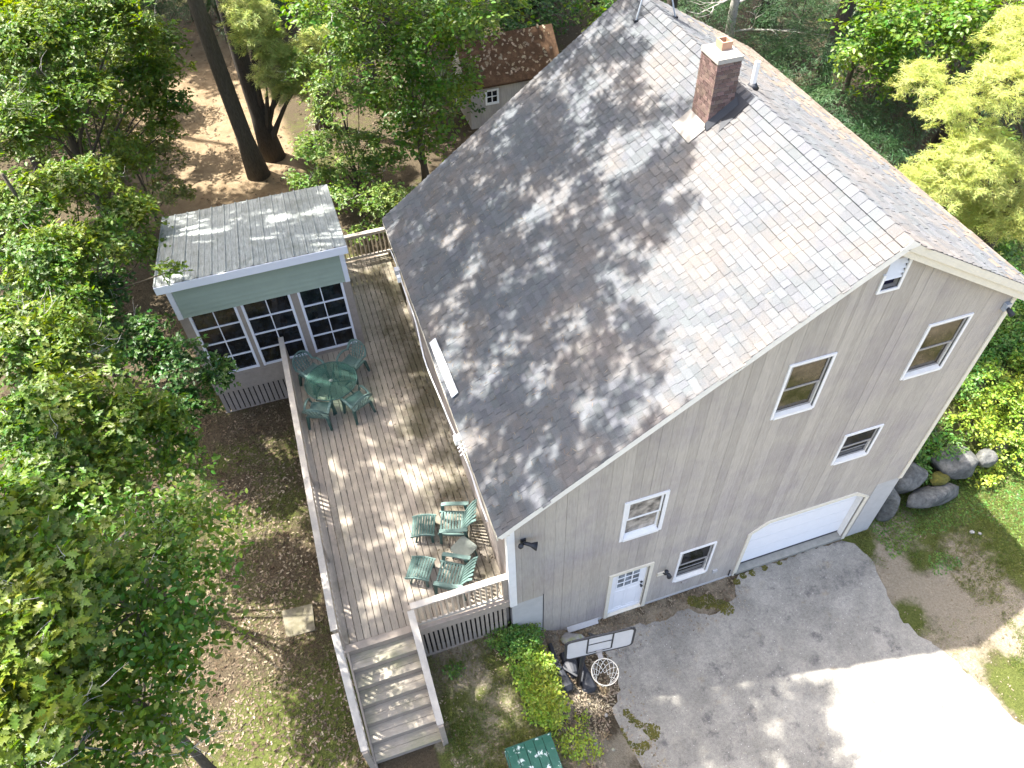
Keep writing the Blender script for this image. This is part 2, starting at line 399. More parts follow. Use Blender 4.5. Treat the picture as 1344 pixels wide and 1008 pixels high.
# driveway: one asphalt sheet with ragged edges
def asphalt():
    m = bpy.data.materials.new('worn_asphalt'); m.use_nodes = True
    nt = m.node_tree; N = nt.nodes; L = nt.links; b = N['Principled BSDF']; b.inputs['Roughness'].default_value = .95; b.inputs['Specular IOR Level'].default_value = .12
    g = N.new('ShaderNodeNewGeometry')
    def noise(sc, det=6, rough=.7, off=0):
        n = N.new('ShaderNodeTexNoise'); n.inputs['Scale'].default_value = sc; n.inputs['Detail'].default_value = det; n.inputs['Roughness'].default_value = rough
        mp = N.new('ShaderNodeMapping'); mp.inputs['Location'].default_value = (off, off, 0); L.new(g.outputs['Position'], mp.inputs[0]); L.new(mp.outputs[0], n.inputs['Vector']); return n.outputs[0]
    def mr(src, lo, hi, a=0., b_=1.):
        r = N.new('ShaderNodeMapRange'); L.new(src, r.inputs[0])
        for i, v in ((1, lo), (2, hi), (3, a), (4, b_)): r.inputs[i].default_value = v
        return r.outputs[0]
    def mix(f, c1, c2, mode='MIX'):
        x = N.new('ShaderNodeMix'); x.data_type = 'RGBA'; x.blend_type = mode
        if isinstance(f, float): x.inputs[0].default_value = f
        else: L.new(f, x.inputs[0])
        for c, i in ((c1, 6), (c2, 7)):
            if isinstance(c, tuple): x.inputs[i].default_value = (*c, 1)
            else: L.new(c, x.inputs[i])
        return x.outputs[2]
    c = mix(mr(noise(.8), .4, .62), (.285, .276, .25), (.20, .195, .178))
    c = mix(mr(noise(1.9, 8, .75, 7), .54, .66), c, (.125, .122, .12))          # oil and damp stains
    c = mix(mr(noise(2.6, 5, .7, 13), .6, .7, 0., .5), c, (.24, .205, .15))      # brown tannin stains
    c = mix(mr(noise(16, 8, .85), .35, .65), mix(1.0, c, (.78, .78, .78), 'MULTIPLY'), mix(1.0, c, (1.25, 1.24, 1.2), 'MULTIPLY'))
    c = mix(mr(noise(75, 3, .8, 3), .35, .5), mix(1.0, c, (.62, .62, .62), 'MULTIPLY'), c)
    v = N.new('ShaderNodeTexVoronoi'); v.inputs['Scale'].default_value = 9; L.new(g.outputs['Position'], v.inputs['Vector'])
    c = mix(mr(v.outputs['Distance'], .06, .09), (.5, .49, .46), c)                # pale grit
    ns = N.new('ShaderNodeTexNoise'); ns.inputs['Scale'].default_value = 2.5; ns.inputs['Detail'].default_value = 4; L.new(g.outputs['Position'], ns.inputs['Vector'])
    vm = N.new('ShaderNodeVectorMath'); vm.operation = 'MULTIPLY_ADD'; L.new(ns.outputs['Color'], vm.inputs[0]); vm.inputs[1].default_value = (.6, .6, 0); L.new(g.outputs['Position'], vm.inputs[2])
    vc = N.new('ShaderNodeTexVoronoi'); vc.feature = 'DISTANCE_TO_EDGE'; vc.inputs['Scale'].default_value = .42; L.new(vm.outputs[0], vc.inputs['Vector'])
    L.new(c, b.inputs['Base Color'])
    bp = N.new('ShaderNodeBump'); bp.inputs['Strength'].default_value = .7; bp.inputs['Distance'].default_value = .01; L.new(noise(110), bp.inputs['Height']); L.new(bp.outputs[0], b.inputs['Normal'])
    return m
M['asphalt'] = asphalt()
def fray(P, amp=.05, seg=.12):
    out = []
    for i in range(len(P)):
        a = Vector(P[i]); b = Vector(P[(i + 1) % len(P)]); n = max(1, int((b - a).length / seg)); n = min(n, 60)
        for k in range(n):
            p = a.lerp(b, k / n); out.append((p.x + random.uniform(-amp, amp), p.y + random.uniform(-amp, amp)))
    return out
import bmesh
def sheet(name, poly, z, m, thick=.05):
    bm = bmesh.new(); vs = [bm.verts.new((p[0], p[1], z)) for p in poly]; f = bm.faces.new(vs)
    if f.normal.z < 0: f.normal_flip()
    bmesh.ops.triangulate(bm, faces=[f])
    ed = [e for e in bm.edges if len(e.link_faces) == 1]
    r = bmesh.ops.extrude_edge_only(bm, edges=ed)
    for v in [q for q in r['geom'] if isinstance(q, bmesh.types.BMVert)]: v.co.z -= thick
    me = bpy.data.meshes.new(name); bm.to_mesh(me); bm.free(); me.materials.append(m)
    o = bpy.data.objects.new(name, me); COL.objects.link(o); return o
drv = sheet('driveway', fray(DRIVE), -.085, M['asphalt']); tag(drv, kind='structure')
apron = MB().box(5.5, 8.45, -.03, .2, -.09, .0).build('garage_slab', mat('old_concrete', (.25, .25, .225), .95, noise=.2, nscale=8)); tag(apron, kind='structure')

# ================================================================ HOUSE
house = thing('house', 'grey board-sided house with steep shingled roof, brick chimney and white garage door', 'house', (4.6, 4.6, 0))
XR = 9.236
ZEL, ZRG, ZER = 5.23, 9.82, 7.87       # top of roofing at left eave, ridge, right eave
XEL, XRG, XER = -.244, 6.087, 9.487
YF, YB = -.18, 9.34
sl = (ZRG - ZEL) / (XRG - XEL); srr = (ZER - ZRG) / (XER - XRG)
def rooftop(x): return ZEL + sl * (x - XEL) if x < XRG else ZRG + srr * (x - XRG)
def walltop(x): return rooftop(x) - .17
OPEN = {  # openings in the gable wall x0,x1,z0,z1
 'door': (2.23, 3.10, -.2, 1.90), 'bwin': (3.837, 4.613, .70, 1.937), 'lwin': (2.31, 3.07, 3.44, 4.68),
 'uwin': (7.578, 8.378, 6.206, 7.497), 'mwin': (4.923, 5.705, 6.154, 7.465), 'swin': (6.926, 7.703, 3.84, 4.724), 'garage': (5.55, 8.46, -.2, 2.06),
 'vent': (6.07, 6.39, 8.75, 9.34)}
edges = sorted({v for o in OPEN.values() for v in o[:2]})
def zbot(xm): return 2.07 if xm < .69 else (2.2 if xm > 8.62 else -.12)
core = MB()
xs = [0.0, .69]
while xs[-1] < 8.55: xs.append(round(xs[-1] + .2033, 4))
xs = [x for x in xs if x <= 8.5] + [8.62]
while xs[-1] < XR - .15: xs.append(round(xs[-1] + .2033, 4))
xs.append(XR); xs = [0, .23, .46] + xs[1:]
boards = []
for i in range(len(xs) - 1):
    ga = random.choice([.001, .0015, .0025]); a, b = xs[i] + ga, xs[i + 1] - ga
    cuts = [a] + [e for e in edges if a + .004 < e < b - .004] + ([XRG] if a < XRG < b else []) + [b]
    cuts = sorted(cuts)
    bmb = {}; any_ = False; full = any(all(not (o[0] < (c0 + c1) / 2 < o[1]) for o in OPEN.values()) for c0, c1 in zip(cuts[:-1], cuts[1:]))
    for c0, c1 in zip(cuts[:-1], cuts[1:]):
        xm = (c0 + c1) / 2
        spans = [[zbot(xm), 'top']]
        for o in sorted([o for o in OPEN.values() if o[0] < xm < o[1]], key=lambda o: o[2]):
            z0, _ = spans.pop()
            if o[2] > z0 + .01: spans.append([z0, o[2]])
            spans.append([o[3], 'top'])
        w0 = c0 - (ga if c0 == a else 0); w1 = c1 + (ga if c1 == b else 0)
        for si, (z0, z1) in enumerate(spans):
            t0, t1 = (walltop(c0), walltop(c1)) if z1 == 'top' else (z1, z1)
            if min(t0, t1) < z0 + .02: continue
            off = random.uniform(0, .003)
            bmb.setdefault(0 if full else si, MB()).hexa([(c0, -off, z0), (c1, -off, z0), (c1, .022, z0), (c0, .022, z0), (c0, -off, t0), (c1, -off, t1), (c1, .022, t1), (c0, .022, t0)])
            core.hexa([(w0, .023, z0), (w1, .023, z0), (w1, .18, z0), (w0, .18, z0), (w0, .023, t0), (w1, .023, t1), (w1, .18, t1), (w0, .18, t0)])
            any_ = True
    boards += list(bmb.values())
wall = core.build('wall', M['siding'], house)
for b in boards: b.build('siding_board', M['siding'], wall)
# other walls
sw = MB()
sw.box(XR - .15, XR, .181, 9.15, 0, walltop(XR) - .02)
sw.prism([(0, .5), (XR, .5), (XR, walltop(XR) - .02), (XRG, ZRG - .19), (0, 5.06)], 'y', 9.0, 9.15)
sw.build('wall', M['cream'], house)
MB().box(0, .15, .181, 9.0, 1.0, 5.08).build('wall', M['brownpaint'], house)
# left wall clapboards seen under the eave
for k in range(12):
    z = 2.32 + k * .24
    MB().hexa([(-.02, .15, z), (.0, .15, z), (.0, 9.1, z), (-.02, 9.1, z), (-.004, .15, z + .235), (.0, .15, z + .235), (.0, 9.1, z + .235), (-.004, 9.1, z + .235)]).build('clapboard', M['brownpaint'], house)
# foundation
fd = MB(); fd.box(.0, .672, .0, .2, -.3, 2.068); fd.box(8.635, XR, -.0, .2, -.3, 2.198); fd.box(0, .18, .2, 9.1, -.3, 1.0); fd.box(XR - .2, XR, .2, 9.1, -.3, .1)
fd.box(3.2, 5.45, -.012, .022, -.3, -.02); fd.box(1.2, 2.1, -.012, .022, -.3, .02)
fd.build('foundation', M['foundation'], house)
MB().box(.672, .689, -.006, .02, .1, 2.14).build('joint_strip', M['black'], house)
MB().hexa([(1.25, -.12, .02), (2.0, -.1, -.05), (2.0, -.02, -.05), (1.25, -.02, .02), (1.25, -.02, .1), (2.0, -.02, .06), (2.0, -.01, .06), (1.25, -.01, .1)]).build('base_flashing', M['foundation'], house)
# corner boards
MB().box(-.02, .105, -.03, -.004, 2.06, 5.12).build('corner_board', M['white'], house)
MB().box(-.045, -.021, -.03, .1, 2.06, 5.02).build('corner_board', M['white'], house)
MB().box(XR - .075, XR + .02, -.03, -.004, 2.2, walltop(XR) - .04).build('corner_board', M['cream'], house)
MB().box(XR + .001, XR + .022, -.003, .1, 2.2, walltop(XR) - .1).build('corner_board', M['cream'], house)

# openings: trims, sashes, panes
def window(o, style, lower=None):
    x0, x1, z0, z1 = OPEN[o]; t = .075 if o == 'lwin' else .05; M1 = M['white']
    c = MB()
    c.box(x0 - t, x0, -.028, .0215, z0 - t, z1 + t); c.box(x1, x1 + t, -.028, .0215, z0 - t, z1 + t)
    c.box(x0, x1, -.028, .0215, z1, z1 + t); c.box(x0 - .0, x1 + .0, -.045, .0215, z0 - t, z0)
    w = c.build('window', M1, house)
    rd = .085
    sash = M['sash_dark'] if style != 'white' else M['cream']
    j = MB(); j.box(x0, x0 + .02, .022, rd, z0, z1); j.box(x1 - .02, x1, .022, rd, z0, z1); j.box(x0, x1, .022, rd, z1 - .02, z1)
    j.build('jamb', M['cream'] if style == 'white' else M['rake'], w)
    MB().hexa([(x0 + .02, -.044, z0 - .02), (x1 - .02, -.044, z0 - .02), (x1 - .02, rd, z0 + .0), (x0 + .02, rd, z0 + .0), (x0 + .02, -.044, z0 + .01), (x1 - .02, -.044, z0 + .01), (x1 - .02, rd, z0 + .035), (x0 + .02, rd, z0 + .035)]).build('sill', M['white'] if style == 'white' else M['rake'], w)
    zm = z0 + (z1 - z0) * .5
    for (a, b, yo) in ((zm, z1 - .02, .004), (z0 + .03, zm + .03, .042)):
        s = MB(); f = .04
        s.box(x0 + .02, x0 + .02 + f, yo, yo + .035, a, b); s.box(x1 - .02 - f, x1 - .02, yo, yo + .035, a, b)
        s.box(x0 + .02 + f, x1 - .02 - f, yo, yo + .035, b - f, b); s.box(x0 + .02 + f, x1 - .02 - f, yo, yo + .035, a, a + f)
        s.build('sash', M['white'] if style == 'white' else sash, w)
        g = M['glass_dark'] if style == 'dark' else (M['glass_brown'] if style == 'brown' else M['glass_curtain'])
        MB().box(x0 + .06, x1 - .06, yo + .014, yo + .02, a + f, b - f).build('pane', g, w)
    if style == 'dark' :
        for q in (.28, .52, .74):
            zz = z0 + (z1 - z0) * q
            MB().box(x0 + .06, x1 - .06, yo + .0, yo + .012, zz, zz + .02).build('blind_slat', M['sash_dark'], w)
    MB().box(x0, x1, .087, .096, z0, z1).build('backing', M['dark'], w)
    return w
window('bwin', 'dark'); window('lwin', 'white'); window('uwin', 'brown'); window('mwin', 'brown'); window('swin', 'dark')
# louvred attic vent
x0, x1, z0, z1 = OPEN['vent']
v = MB(); v.box(x0 - .05, x0, -.028, .0215, z0 - .05, z1 - .26); v.box(x1, x1 + .05, -.028, .0215, z0 - .05, z1 + .12); v.box(x0, x1, -.028, .0215, z0 - .05, z0)
vent = v.build('attic_vent', M['white'], house)
for k in range(5):
    z = z0 + .2 + k * .09
    MB().hexa([(x0, -.015, z), (x1, -.015, z), (x1, .0, z + .01), (x0, .0, z + .01), (x0, .05, z + .09), (x1, .05, z + .09), (x1, .065, z + .09), (x0, .065, z + .09)]).build('louvre_slat', M['white'], vent)
MB().box(x0, x1, .09, .1, z0, z1 + .15).build('backing', mat('blue_black_cloth', (.012, .01, .03), .9), vent)
# entry door
x0, x1, z0, z1 = OPEN['door']
c = MB(); t = .08
c.box(x0 - t, x0, -.03, .0215, -.14, z1 + t); c.box(x1, x1 + t, -.03, .0215, -.14, z1 + t); c.box(x0, x1, -.03, .0215, z1, z1 + t)
c.box(x0, x0 + .02, .0225, .13, -.1, z1); c.box(x1 - .02, x1, .0225, .13, -.1, z1); c.box(x0, x1, -.02, .12, -.16, -.07)
frame = c.build('door_frame', M['cream'], house)
door = MB().box(x0 + .02, x1 - .02, .06, .105, -.06, z1 - .0).build('door', M['doorwhite'], house)
dw = x1 - x0 - .04; gx0 = x0 + .02 + .15; gw = (dw - .30) / 3; gz1 = z1 - .13; gh = .215
for i in range(3):
    for jx in range(3):
        a = gx0 + i * gw + .018; b = gx0 + (i + 1) * gw - .018; top = gz1 - jx * gh - .015; bot = gz1 - (jx + 1) * gh + .015
        MB().box(a, b, .054, .0585, bot, top).build('pane', M['glass_door'], door)
mu = MB()
for i in range(4):
    xx = gx0 + i * gw; mu.box(xx - .012, xx + .012, .046, .0598, gz1 - 3 * gh, gz1)
for jx in range(4):
    zz = gz1 - jx * gh; mu.box(gx0 - .012, gx0 + 3 * gw + .012, .044, .0592, zz - .012, zz + .012)
mu.build('muntin', M['doorwhite'], door)
for (pa, pb) in ((gx0 - .02, gx0 + 1.35 * gw), (gx0 + 1.65 * gw, gx0 + 3 * gw + .02)):
    fr = MB(); z_a, z_b = .12, .95
    fr.box(pa, pb, .054, .0598, z_a, z_a + .02); fr.box(pa, pb, .054, .0598, z_b - .02, z_b); fr.box(pa, pa + .02, .054, .0598, z_a + .02, z_b - .02); fr.box(pb - .02, pb, .054, .0598, z_a + .02, z_b - .02)
    fr.build('door_panel', M['doorwhite'], door)
kn = MB(); kn.tube([(x1 - .09, .06, .93), (x1 - .09, -.0, .93)], [.02, .032], 10); kn.build('door_knob', M['black'], door, True)
kn = MB(); kn.tube([(x1 - .09, .06, 1.07), (x1 - .09, .03, 1.07)], [.03, .03], 10); kn.build('deadbolt', M['black'], door, True)
MB().box(x0 + .02, x1 - .02, .05, .0595, -.06, .05).build('kick_plate', M['doorwhite'], door)
# garage: chamfered opening, deep jambs, white door
GX0, GX1, GZ = 5.55, 8.46, 2.06
gf = MB(); t = .085
gf.box(GX0 - t, GX0, -.03, .0215, -.12, 1.80); gf.box(GX1, GX1 + t, -.03, .0215, -.12, 1.80)
gf.prism([(GX0 - t, 1.80), (GX0, 1.80), (GX0 + .38, GZ), (GX0 + .38, GZ + t), (GX0 + .33, GZ + t)], 'y', -.03, .0215)
gf.prism([(GX1 + t, 1.80), (GX1, 1.80), (GX1 - .38, GZ), (GX1 - .38, GZ + t), (GX1 - .33, GZ + t)][::-1], 'y', -.03, .0215)
gf.box(GX0 + .38, GX1 - .38, -.03, .0215, GZ, GZ + t)
gf.build('garage_door_frame', M['cream'], house)
gj = MB(); gj.box(GX0, GX0 + .02, .022, .24, -.1, GZ); gj.box(GX1 - .02, GX1, .022, .24, -.1, GZ); gj.box(GX0, GX1, .022, .24, GZ - .02, GZ)
gj.build('garage_jamb', M['rake'], house)
cf = MB()
cf.prism([(GX0 + .001, 1.80), (GX0 + .379, GZ - .001), (GX0 + .001, GZ - .001)], 'y', .0, .15); cf.prism([(GX1 - .001, 1.80), (GX1 - .379, GZ - .001), (GX1 - .001, GZ - .001)][::-1], 'y', .0, .15)
cf.build('siding_corner', M['siding'], house)
gd = MB().box(GX0 + .02, GX1 - .02, .17, .22, .0, GZ - .02).build('garage_door', M['sash_dark'], house)
for k in range(4):
    z = .06 + k * .5; MB().box(GX0 + .021, GX1 - .021, .160, .1695, z, z + .485).build('door_section', M['doorwhite'], gd)
MB().box(GX0 + .02, GX1 - .02, .155, .1695, .0, .055).build('door_seal', M['black'], gd)
# small fittings on the wall
ob = MB(); ob.box(4.83, 4.95, -.04, -.004, .45, .56); ob.build('wall_outlet', M['foundation'], house)
ob = MB(); ob.box(4.06, 4.18, -.035, -.004, .42, .5); ob.build('wall_outlet', M['siding'], house)
ob = MB(); ob.tube([(5.35, -.02, .0), (5.35, -.02, .25)], .015, 6); ob.build('conduit', M['black'], house)
def lamp(x, z, label, flip=1):
    t = thing('floodlight', label, 'lamp', (x, -.004, z))
    MB().box(x - .05, x + .05, -.03, -.0045, z - .1, z + .06).build('mount', M['black'], t)
    a = MB(); a.tube([(x, -.03, z), (x - .03 * flip, -.1, z + .05)], .02, 8); a.build('arm', M['black'], t)
    a = MB(); a.tube([(x - .03 * flip, -.08, z + .04), (x + .03 * flip, -.12, z + .05), (x + .10 * flip, -.16, z + .03), (x + .19 * flip, -.2, z), (x + .2 * flip, -.205, z)], [.03, .035, .04, .085, .08], 14)
    a.build('lamp_head', M['black'], t, True)
    a = MB(); a.tube([(x - .05, -.1, z - .0), (x - .09, -.15, z + .08), (x - .1, -.17, z + .1)], [.03, .05, .045], 12)
    a.build('lamp_head', M['black'], t, True)
lamp(.27, 4.56, 'black twin-head floodlight on the gable wall beside the left corner board under the eave')
t = thing('floodlight', 'small dark floodlight high at the right corner of the gable wall', 'lamp', (9.14, -.01, 7.5))
MB().box(9.05, 9.15, -.08, -.005, 7.42, 7.58).build('mount', M['bluemetal'], t)
a = MB(); a.tube([(9.1, -.06, 7.5), (9.13, -.14, 7.44), (9.15, -.19, 7.40)], [.025, .045, .05], 10); a.build('lamp_head', M['black'], t, True)
t = thing('wall_lamp', 'small black lamp on a cream block between the white door and the basement window', 'lamp', (3.45, -.01, 1.4))
MB().box(3.33, 3.58, -.035, -.0045, 1.24, 1.37).build('mount_block', M['cream'], t)
a = MB(); a.tube([(3.47, -.035, 1.33), (3.47, -.10, 1.38), (3.5, -.14, 1.46)], .018, 8); a.build('arm', M['black'], t)
a = MB(); a.tube([(3.5, -.14, 1.48), (3.52, -.15, 1.44), (3.54, -.17, 1.36)], [.02, .045, .06], 12); a.build('lamp_head', M['black'], t, True)
a = MB(); a.tube([(3.47, -.1, 1.46), (3.47, -.12, 1.56)], [.02, .05], 10); a.build('sensor', M['black'], t, True)

# ---- roof
def slab(xa, za, xb, zb, off, th, y0, y1):
    d = Vector((xb - xa, 0, zb - za)).normalized(); n = Vector((-d.z, 0, d.x))
    if n.z < 0: n = -n
    p = [Vector((xa, 0, za)) - n * off, Vector((xb, 0, zb)) - n * off, Vector((xb, 0, zb)) - n * (off + th), Vector((xa, 0, za)) - n * (off + th)]
    return [(q.x, q.z) for q in p]
rf = MB()
rf.prism(slab(XEL + .01, ZEL, XRG, ZRG, .014, .1, 0, 0), 'y', YF + .03, YB - .03)
rf.prism(slab(XRG, ZRG, XER - .01, ZER, .014, .1, 0, 0), 'y', YF + .03, YB - .03)
roof = rf.build('roof', M['shingle'], house)
# shingles: individual laminated tabs with a butt edge; the ones that show largest are pieces, the rest one part
def roof_shingles(P0, U, V, W, length, height, exposure, rows_jit=0.0):
    """P0 eave corner, U along eave, V up slope, W normal"""
    out = []; rows = int(height / exposure)
    for r in range(rows):
        a = -random.uniform(0, .25)
        while a < length - .01:
            w = random.choice([.13, .16, .18, .2, .24, .28]) * random.uniform(.9, 1.1)
            u0 = max(a, 0); u1 = min(a + w, length)
            if length - u1 < .05: u1 = length; w = length - a + .01
            if u1 - u0 < .05 and u0 == 0: w += .06; u1 = a + w
            a += w
            th = random.choice([.007, .007, .008, .014, .016]); dv = random.uniform(-.004, .004)
            v0 = r * exposure + dv; v1 = min((r + 1) * exposure + .03, height)
            g = .0025
            pts = [P0 + U * (u0 + g) + V * v0 + W * -.013, P0 + U * (u1 - g) + V * v0 + W * -.013, P0 + U * (u1 - g) + V * v1 + W * -.014, P0 + U * (u0 + g) + V * v1 + W * -.014,
                   P0 + U * (u0 + g) + V * v0 + W * (th - .004), P0 + U * (u1 - g) + V * v0 + W * (th - .004), P0 + U * (u1 - g) + V * v1 + W * -.0128, P0 + U * (u0 + g) + V * v1 + W * -.0128]
            out.append(pts)
    return out
dl = Vector((XRG - XEL, 0, ZRG - ZEL)); hl_ = dl.length; dl.normalize()
dr_ = Vector((XRG - XER, 0, ZRG - ZER)); hr_ = dr_.length; dr_.normalize()
Ly = YB - YF
left_s = roof_shingles(Vector((XEL, YF, ZEL)), Vector((0, 1, 0)), dl, Vector((-dl.z, 0, dl.x)), Ly, hl_, .142)
right_s = roof_shingles(Vector((XER, YF, ZER)), Vector((0, 1, 0)), dr_, Vector((-dr_.z, 0, dr_.x)) * -1, Ly, hr_, .142)
allp = [(p, 'l') for p in left_s] + [(p, 'r') for p in right_s]
top4 = np.array([[list(q) for q in p[4:8]] for p, _ in allp]); pj = project(top4.reshape(-1, 3)).reshape(-1, 4, 3)
area = .5 * np.abs((pj[:, 2, 0] - pj[:, 0, 0]) * (pj[:, 3, 1] - pj[:, 1, 1]) - (pj[:, 3, 0] - pj[:, 1, 0]) * (pj[:, 2, 1] - pj[:, 0, 1]))
order = np.argsort(-area); big = set(order[:300].tolist())
rest = MB(); restb = MB()
for i, (p, side) in enumerate(allp):
    if i in big: MB().hexa(p).build('shingle', M['shingle'], roof)
    else:
        c = p[4]
        # needle litter lies on the shingles near the far right eave and on the far left corner
        brown = side == 'r' and (c.x - XRG - 2.0 + .16 * max(c.y - 2.0, 0)) / 1.7 > random.random() * .8 + .35 * float(vnoise(c.x, c.y, .7, 5))
        (restb if brown else rest).hexa(p)
tag(rest.build('shingle_field', M['shingle'], roof), kind='stuff')
tag(restb.build('needle_strewn_shingle_field', M['shingle_brown'], roof), kind='stuff')
# ridge caps
y = YF
while y < YB - .1:
    n1 = Vector((-dl.z, 0, dl.x)); n2 = Vector((dr_.z, 0, -dr_.x)); 
    R0 = Vector((XRG, 0, ZRG)); mbx = MB()
    for d, n in ((dl, n1), (dr_, n2)):
        if n.z < 0: n = -n
        a = R0 - d * .15; yy0, yy1 = y, min(y + .26, YB)
        q = [a + n * .000, R0 + n * .000, R0 + n * .0, a + n * .0]
        lift0, lift1 = .022, .012
        pts = [Vector((a.x, yy0, a.z)), Vector((R0.x, yy0, R0.z)), Vector((R0.x, yy1, R0.z)), Vector((a.x, yy1, a.z))]
        up = [pts[0] + n * lift0, pts[1] + Vector((0, 0, lift0 * 1.2)), pts[2] + Vector((0, 0, lift1 * 1.2)), pts[3] + n * lift1]
        mbx.hexa(pts + up)
    mbx.build('ridge_cap', M['shingle'], roof)
    y += .21
# rake boards and fascia
def rake(xa, za, xb, zb, y0, y1, off, h, m, name='rake_board'):
    MB().prism(slab(xa, za, xb, zb, off, h, 0, 0), 'y', y0, y1).build(name, m, house)
rake(XEL - .0, ZEL, XRG, ZRG, YF + .002, YF + .028, .016, .13, M['rake'])
rake(XRG + .0, ZRG, XER, ZER, YF + .002, YF + .028, .016, .13, M['cream'])
MB().prism([(XRG - .13, ZRG - .20), (XRG + .02, ZRG - .19), (XRG + .14, ZRG - .17), (XRG + .10, ZRG - .065), (XRG + .0, ZRG - .012), (XRG - .12, ZRG - .10)], 'y', YF + .004, YF + .036).build('peak_block', M['rake'], house)
MB().prism([(XRG - .16, ZRG - .135), (XRG - .02, ZRG - .15), (XRG + .16, ZRG - .115), (XRG + .16, ZRG - .088), (XRG + .01, ZRG + .012), (XRG - .01, ZRG + .012), (XRG - .16, ZRG - .112)], 'y', YF - .006, YF - .001).build('peak_block', M['rake'], house)
rake(XRG + .02, ZRG, XER - .02, ZER, YF + .04, YF + .07, .10, .17, M['cream'])
rake(XEL, ZEL, XRG, ZRG, YB - .028, YB - .002, .016, .13, M['rake']); rake(XRG, ZRG, XER, ZER, YB - .028, YB - .002, .016, .13, M['rake'])
rake(XEL + .05, ZEL + .03, XRG, ZRG, YF + .03, .02, .115, .02, M['rake'], 'soffit'); rake(XRG, ZRG, XER - .05, ZER, YF + .071, .02, .115, .02, M['cream'], 'soffit')
MB().box(XEL - .0, XEL + .022, YF + .03, YB - .03, ZEL - .17, ZEL - .035).build('fascia', M['cream'], house)
MB().box(XER - .022, XER, YF + .03, YB - .03, ZER - .17, ZER - .035).build('fascia', M['cream'], house)
MB().box(XEL + .0221, -.001, YF + .06, YB - .03, ZEL - .17, ZEL - .15).build('soffit', M['cream'], house)
# sagging gutter along the left eave
gut = MB(); N_ = 24; prev = None
for i in range(N_ + 1):
    y = .25 + (8.15 - .25) * i / N_
    sag = .02 + .10 * math.exp(-((y - 4.0) / 1.3) ** 2) + .025 * math.sin(y * 3.1) * .5
    x = XEL - sag; z = ZEL - .06 - .05 * math.exp(-((y - 4.0) / 1.5) ** 2)
    ring = [(x - .038, y, z), (x - .026, y, z), (x - .026, y, z - .06), (x - .005, y, z - .065), (x - .005, y, z - .075), (x - .036, y, z - .07)]
    if prev:
        n = 6; gut.add(prev + ring, [(k, (k + 1) % n, (k + 1) % n + n, k + n) for k in range(n)])
    prev = ring
gut.build('gutter', M['white'], house)
for (yy, mm, s) in ((7.25, M['foundation'], .09), (7.0, M['white'], .06), (2.05, M['white'], .085)):
    MB().box(XEL - .13, XEL - .13 + s * 1.3, yy, yy + s * 1.7, ZEL - .16, ZEL - .01).build('gutter_bracket', mm, house)
for k in range(3):
    yy = 1.72 + k * .09; MB().bar((XEL - .12, yy, ZEL - .05), (XEL + .02, yy + .05, ZEL + .02), .016, .012).build('gutter_strap', M['white'], house)
# white board lying along the lower roof edge
bb = MB(); x = -.09; z = rooftop(x) + .075
bb.hexa([(-.16, 2.98, z - .07), (-.02, 3.0, z + .02), (-.06, 4.62, z - .0), (-.2, 4.6, z - .09), (-.17, 2.98, z - .045), (-.03, 3.0, z + .045), (-.07, 4.62, z + .02), (-.21, 4.6, z - .065)])
tag(bb.build('white_board', M['white']), 'long white board lying along the lower left edge of the shingled roof', 'board')

# chimney
CX0, CX1, CY0, CY1, CZ = 5.35, 5.82, 4.34, 4.93, 10.5
ch = thing('chimney', 'square red brick chimney with mortar cap near the roof ridge', 'chimney', (5.58, 4.64, 9.3))
MB().box(CX0 + .012, CX1 - .012, CY0 + .012, CY1 - .012, 9.0, CZ - .06).build('mortar_core', M['mortar'], ch)
bl, bh, bd = .145, .076, .06
rown = 0; z = 9.02
while z < CZ - .07:
    o = (rown % 2) * .075
    for (axis, a0, a1, fixed, inward) in (('x', CX0, CX1, CY0, 1), ('x', CX0, CX1, CY1, -1), ('y', CY0 + .062, CY1 - .062, CX0, 1), ('y', CY0 + .062, CY1 - .062, CX1, -1)):
        s = a0 - o
        while s < a1 - .02:
            b0 = max(s, a0); b1 = min(s + bl, a1); s += bl + .012
            if b1 - b0 < .02: continue
            xm = (b0 + b1) / 2 if axis == 'x' else fixed
            if z + bh < rooftop(min(xm, XRG)) - .05: continue
            j = random.uniform(-.003, .003); f0, f1 = (fixed + j, fixed + .06) if inward > 0 else (fixed - .06, fixed - j)
            if axis == 'x': bx = MB().box(b0, b1, f0, f1, z, z + bh - .01)
            else: bx = MB().box(f0, f1, b0, b1, z, z + bh - .01)
            bx.build('brick', M['brick'], ch)
    z += bh; rown += 1
cp = MB(); o = .012
cp.hexa([(CX0 - o, CY0 - o, CZ - .06), (CX1 + o, CY0 - o, CZ - .06), (CX1 + o, CY1 + o, CZ - .06), (CX0 - o, CY1 + o, CZ - .06),
         (CX0 - .01, CY0 - .01, CZ + .02), (CX1 + .01, CY0 - .01, CZ + .02), (CX1 + .01, CY1 + .01, CZ + .02), (CX0 - .01, CY1 + .01, CZ + .02)])
cp.build('crown_cap', M['cap'], ch)
fl = MB(); fx0, fx1, fy0, fy1 = 5.55, 5.75, 4.62, 4.84
fl.box(fx0, fx1, fy0, fy0 + .025, CZ + .021, CZ + .16); fl.box(fx0, fx1, fy1 - .025, fy1, CZ + .021, CZ + .16); fl.box(fx0, fx0 + .025, fy0 + .025, fy1 - .025, CZ + .021, CZ + .16); fl.box(fx1 - .025, fx1, fy0 + .025, fy1 - .025, CZ + .021, CZ + .16)
fl.build('flue', M['flue'], ch)
def onroof(x, y, h): return (x, y, rooftop(x) + h)
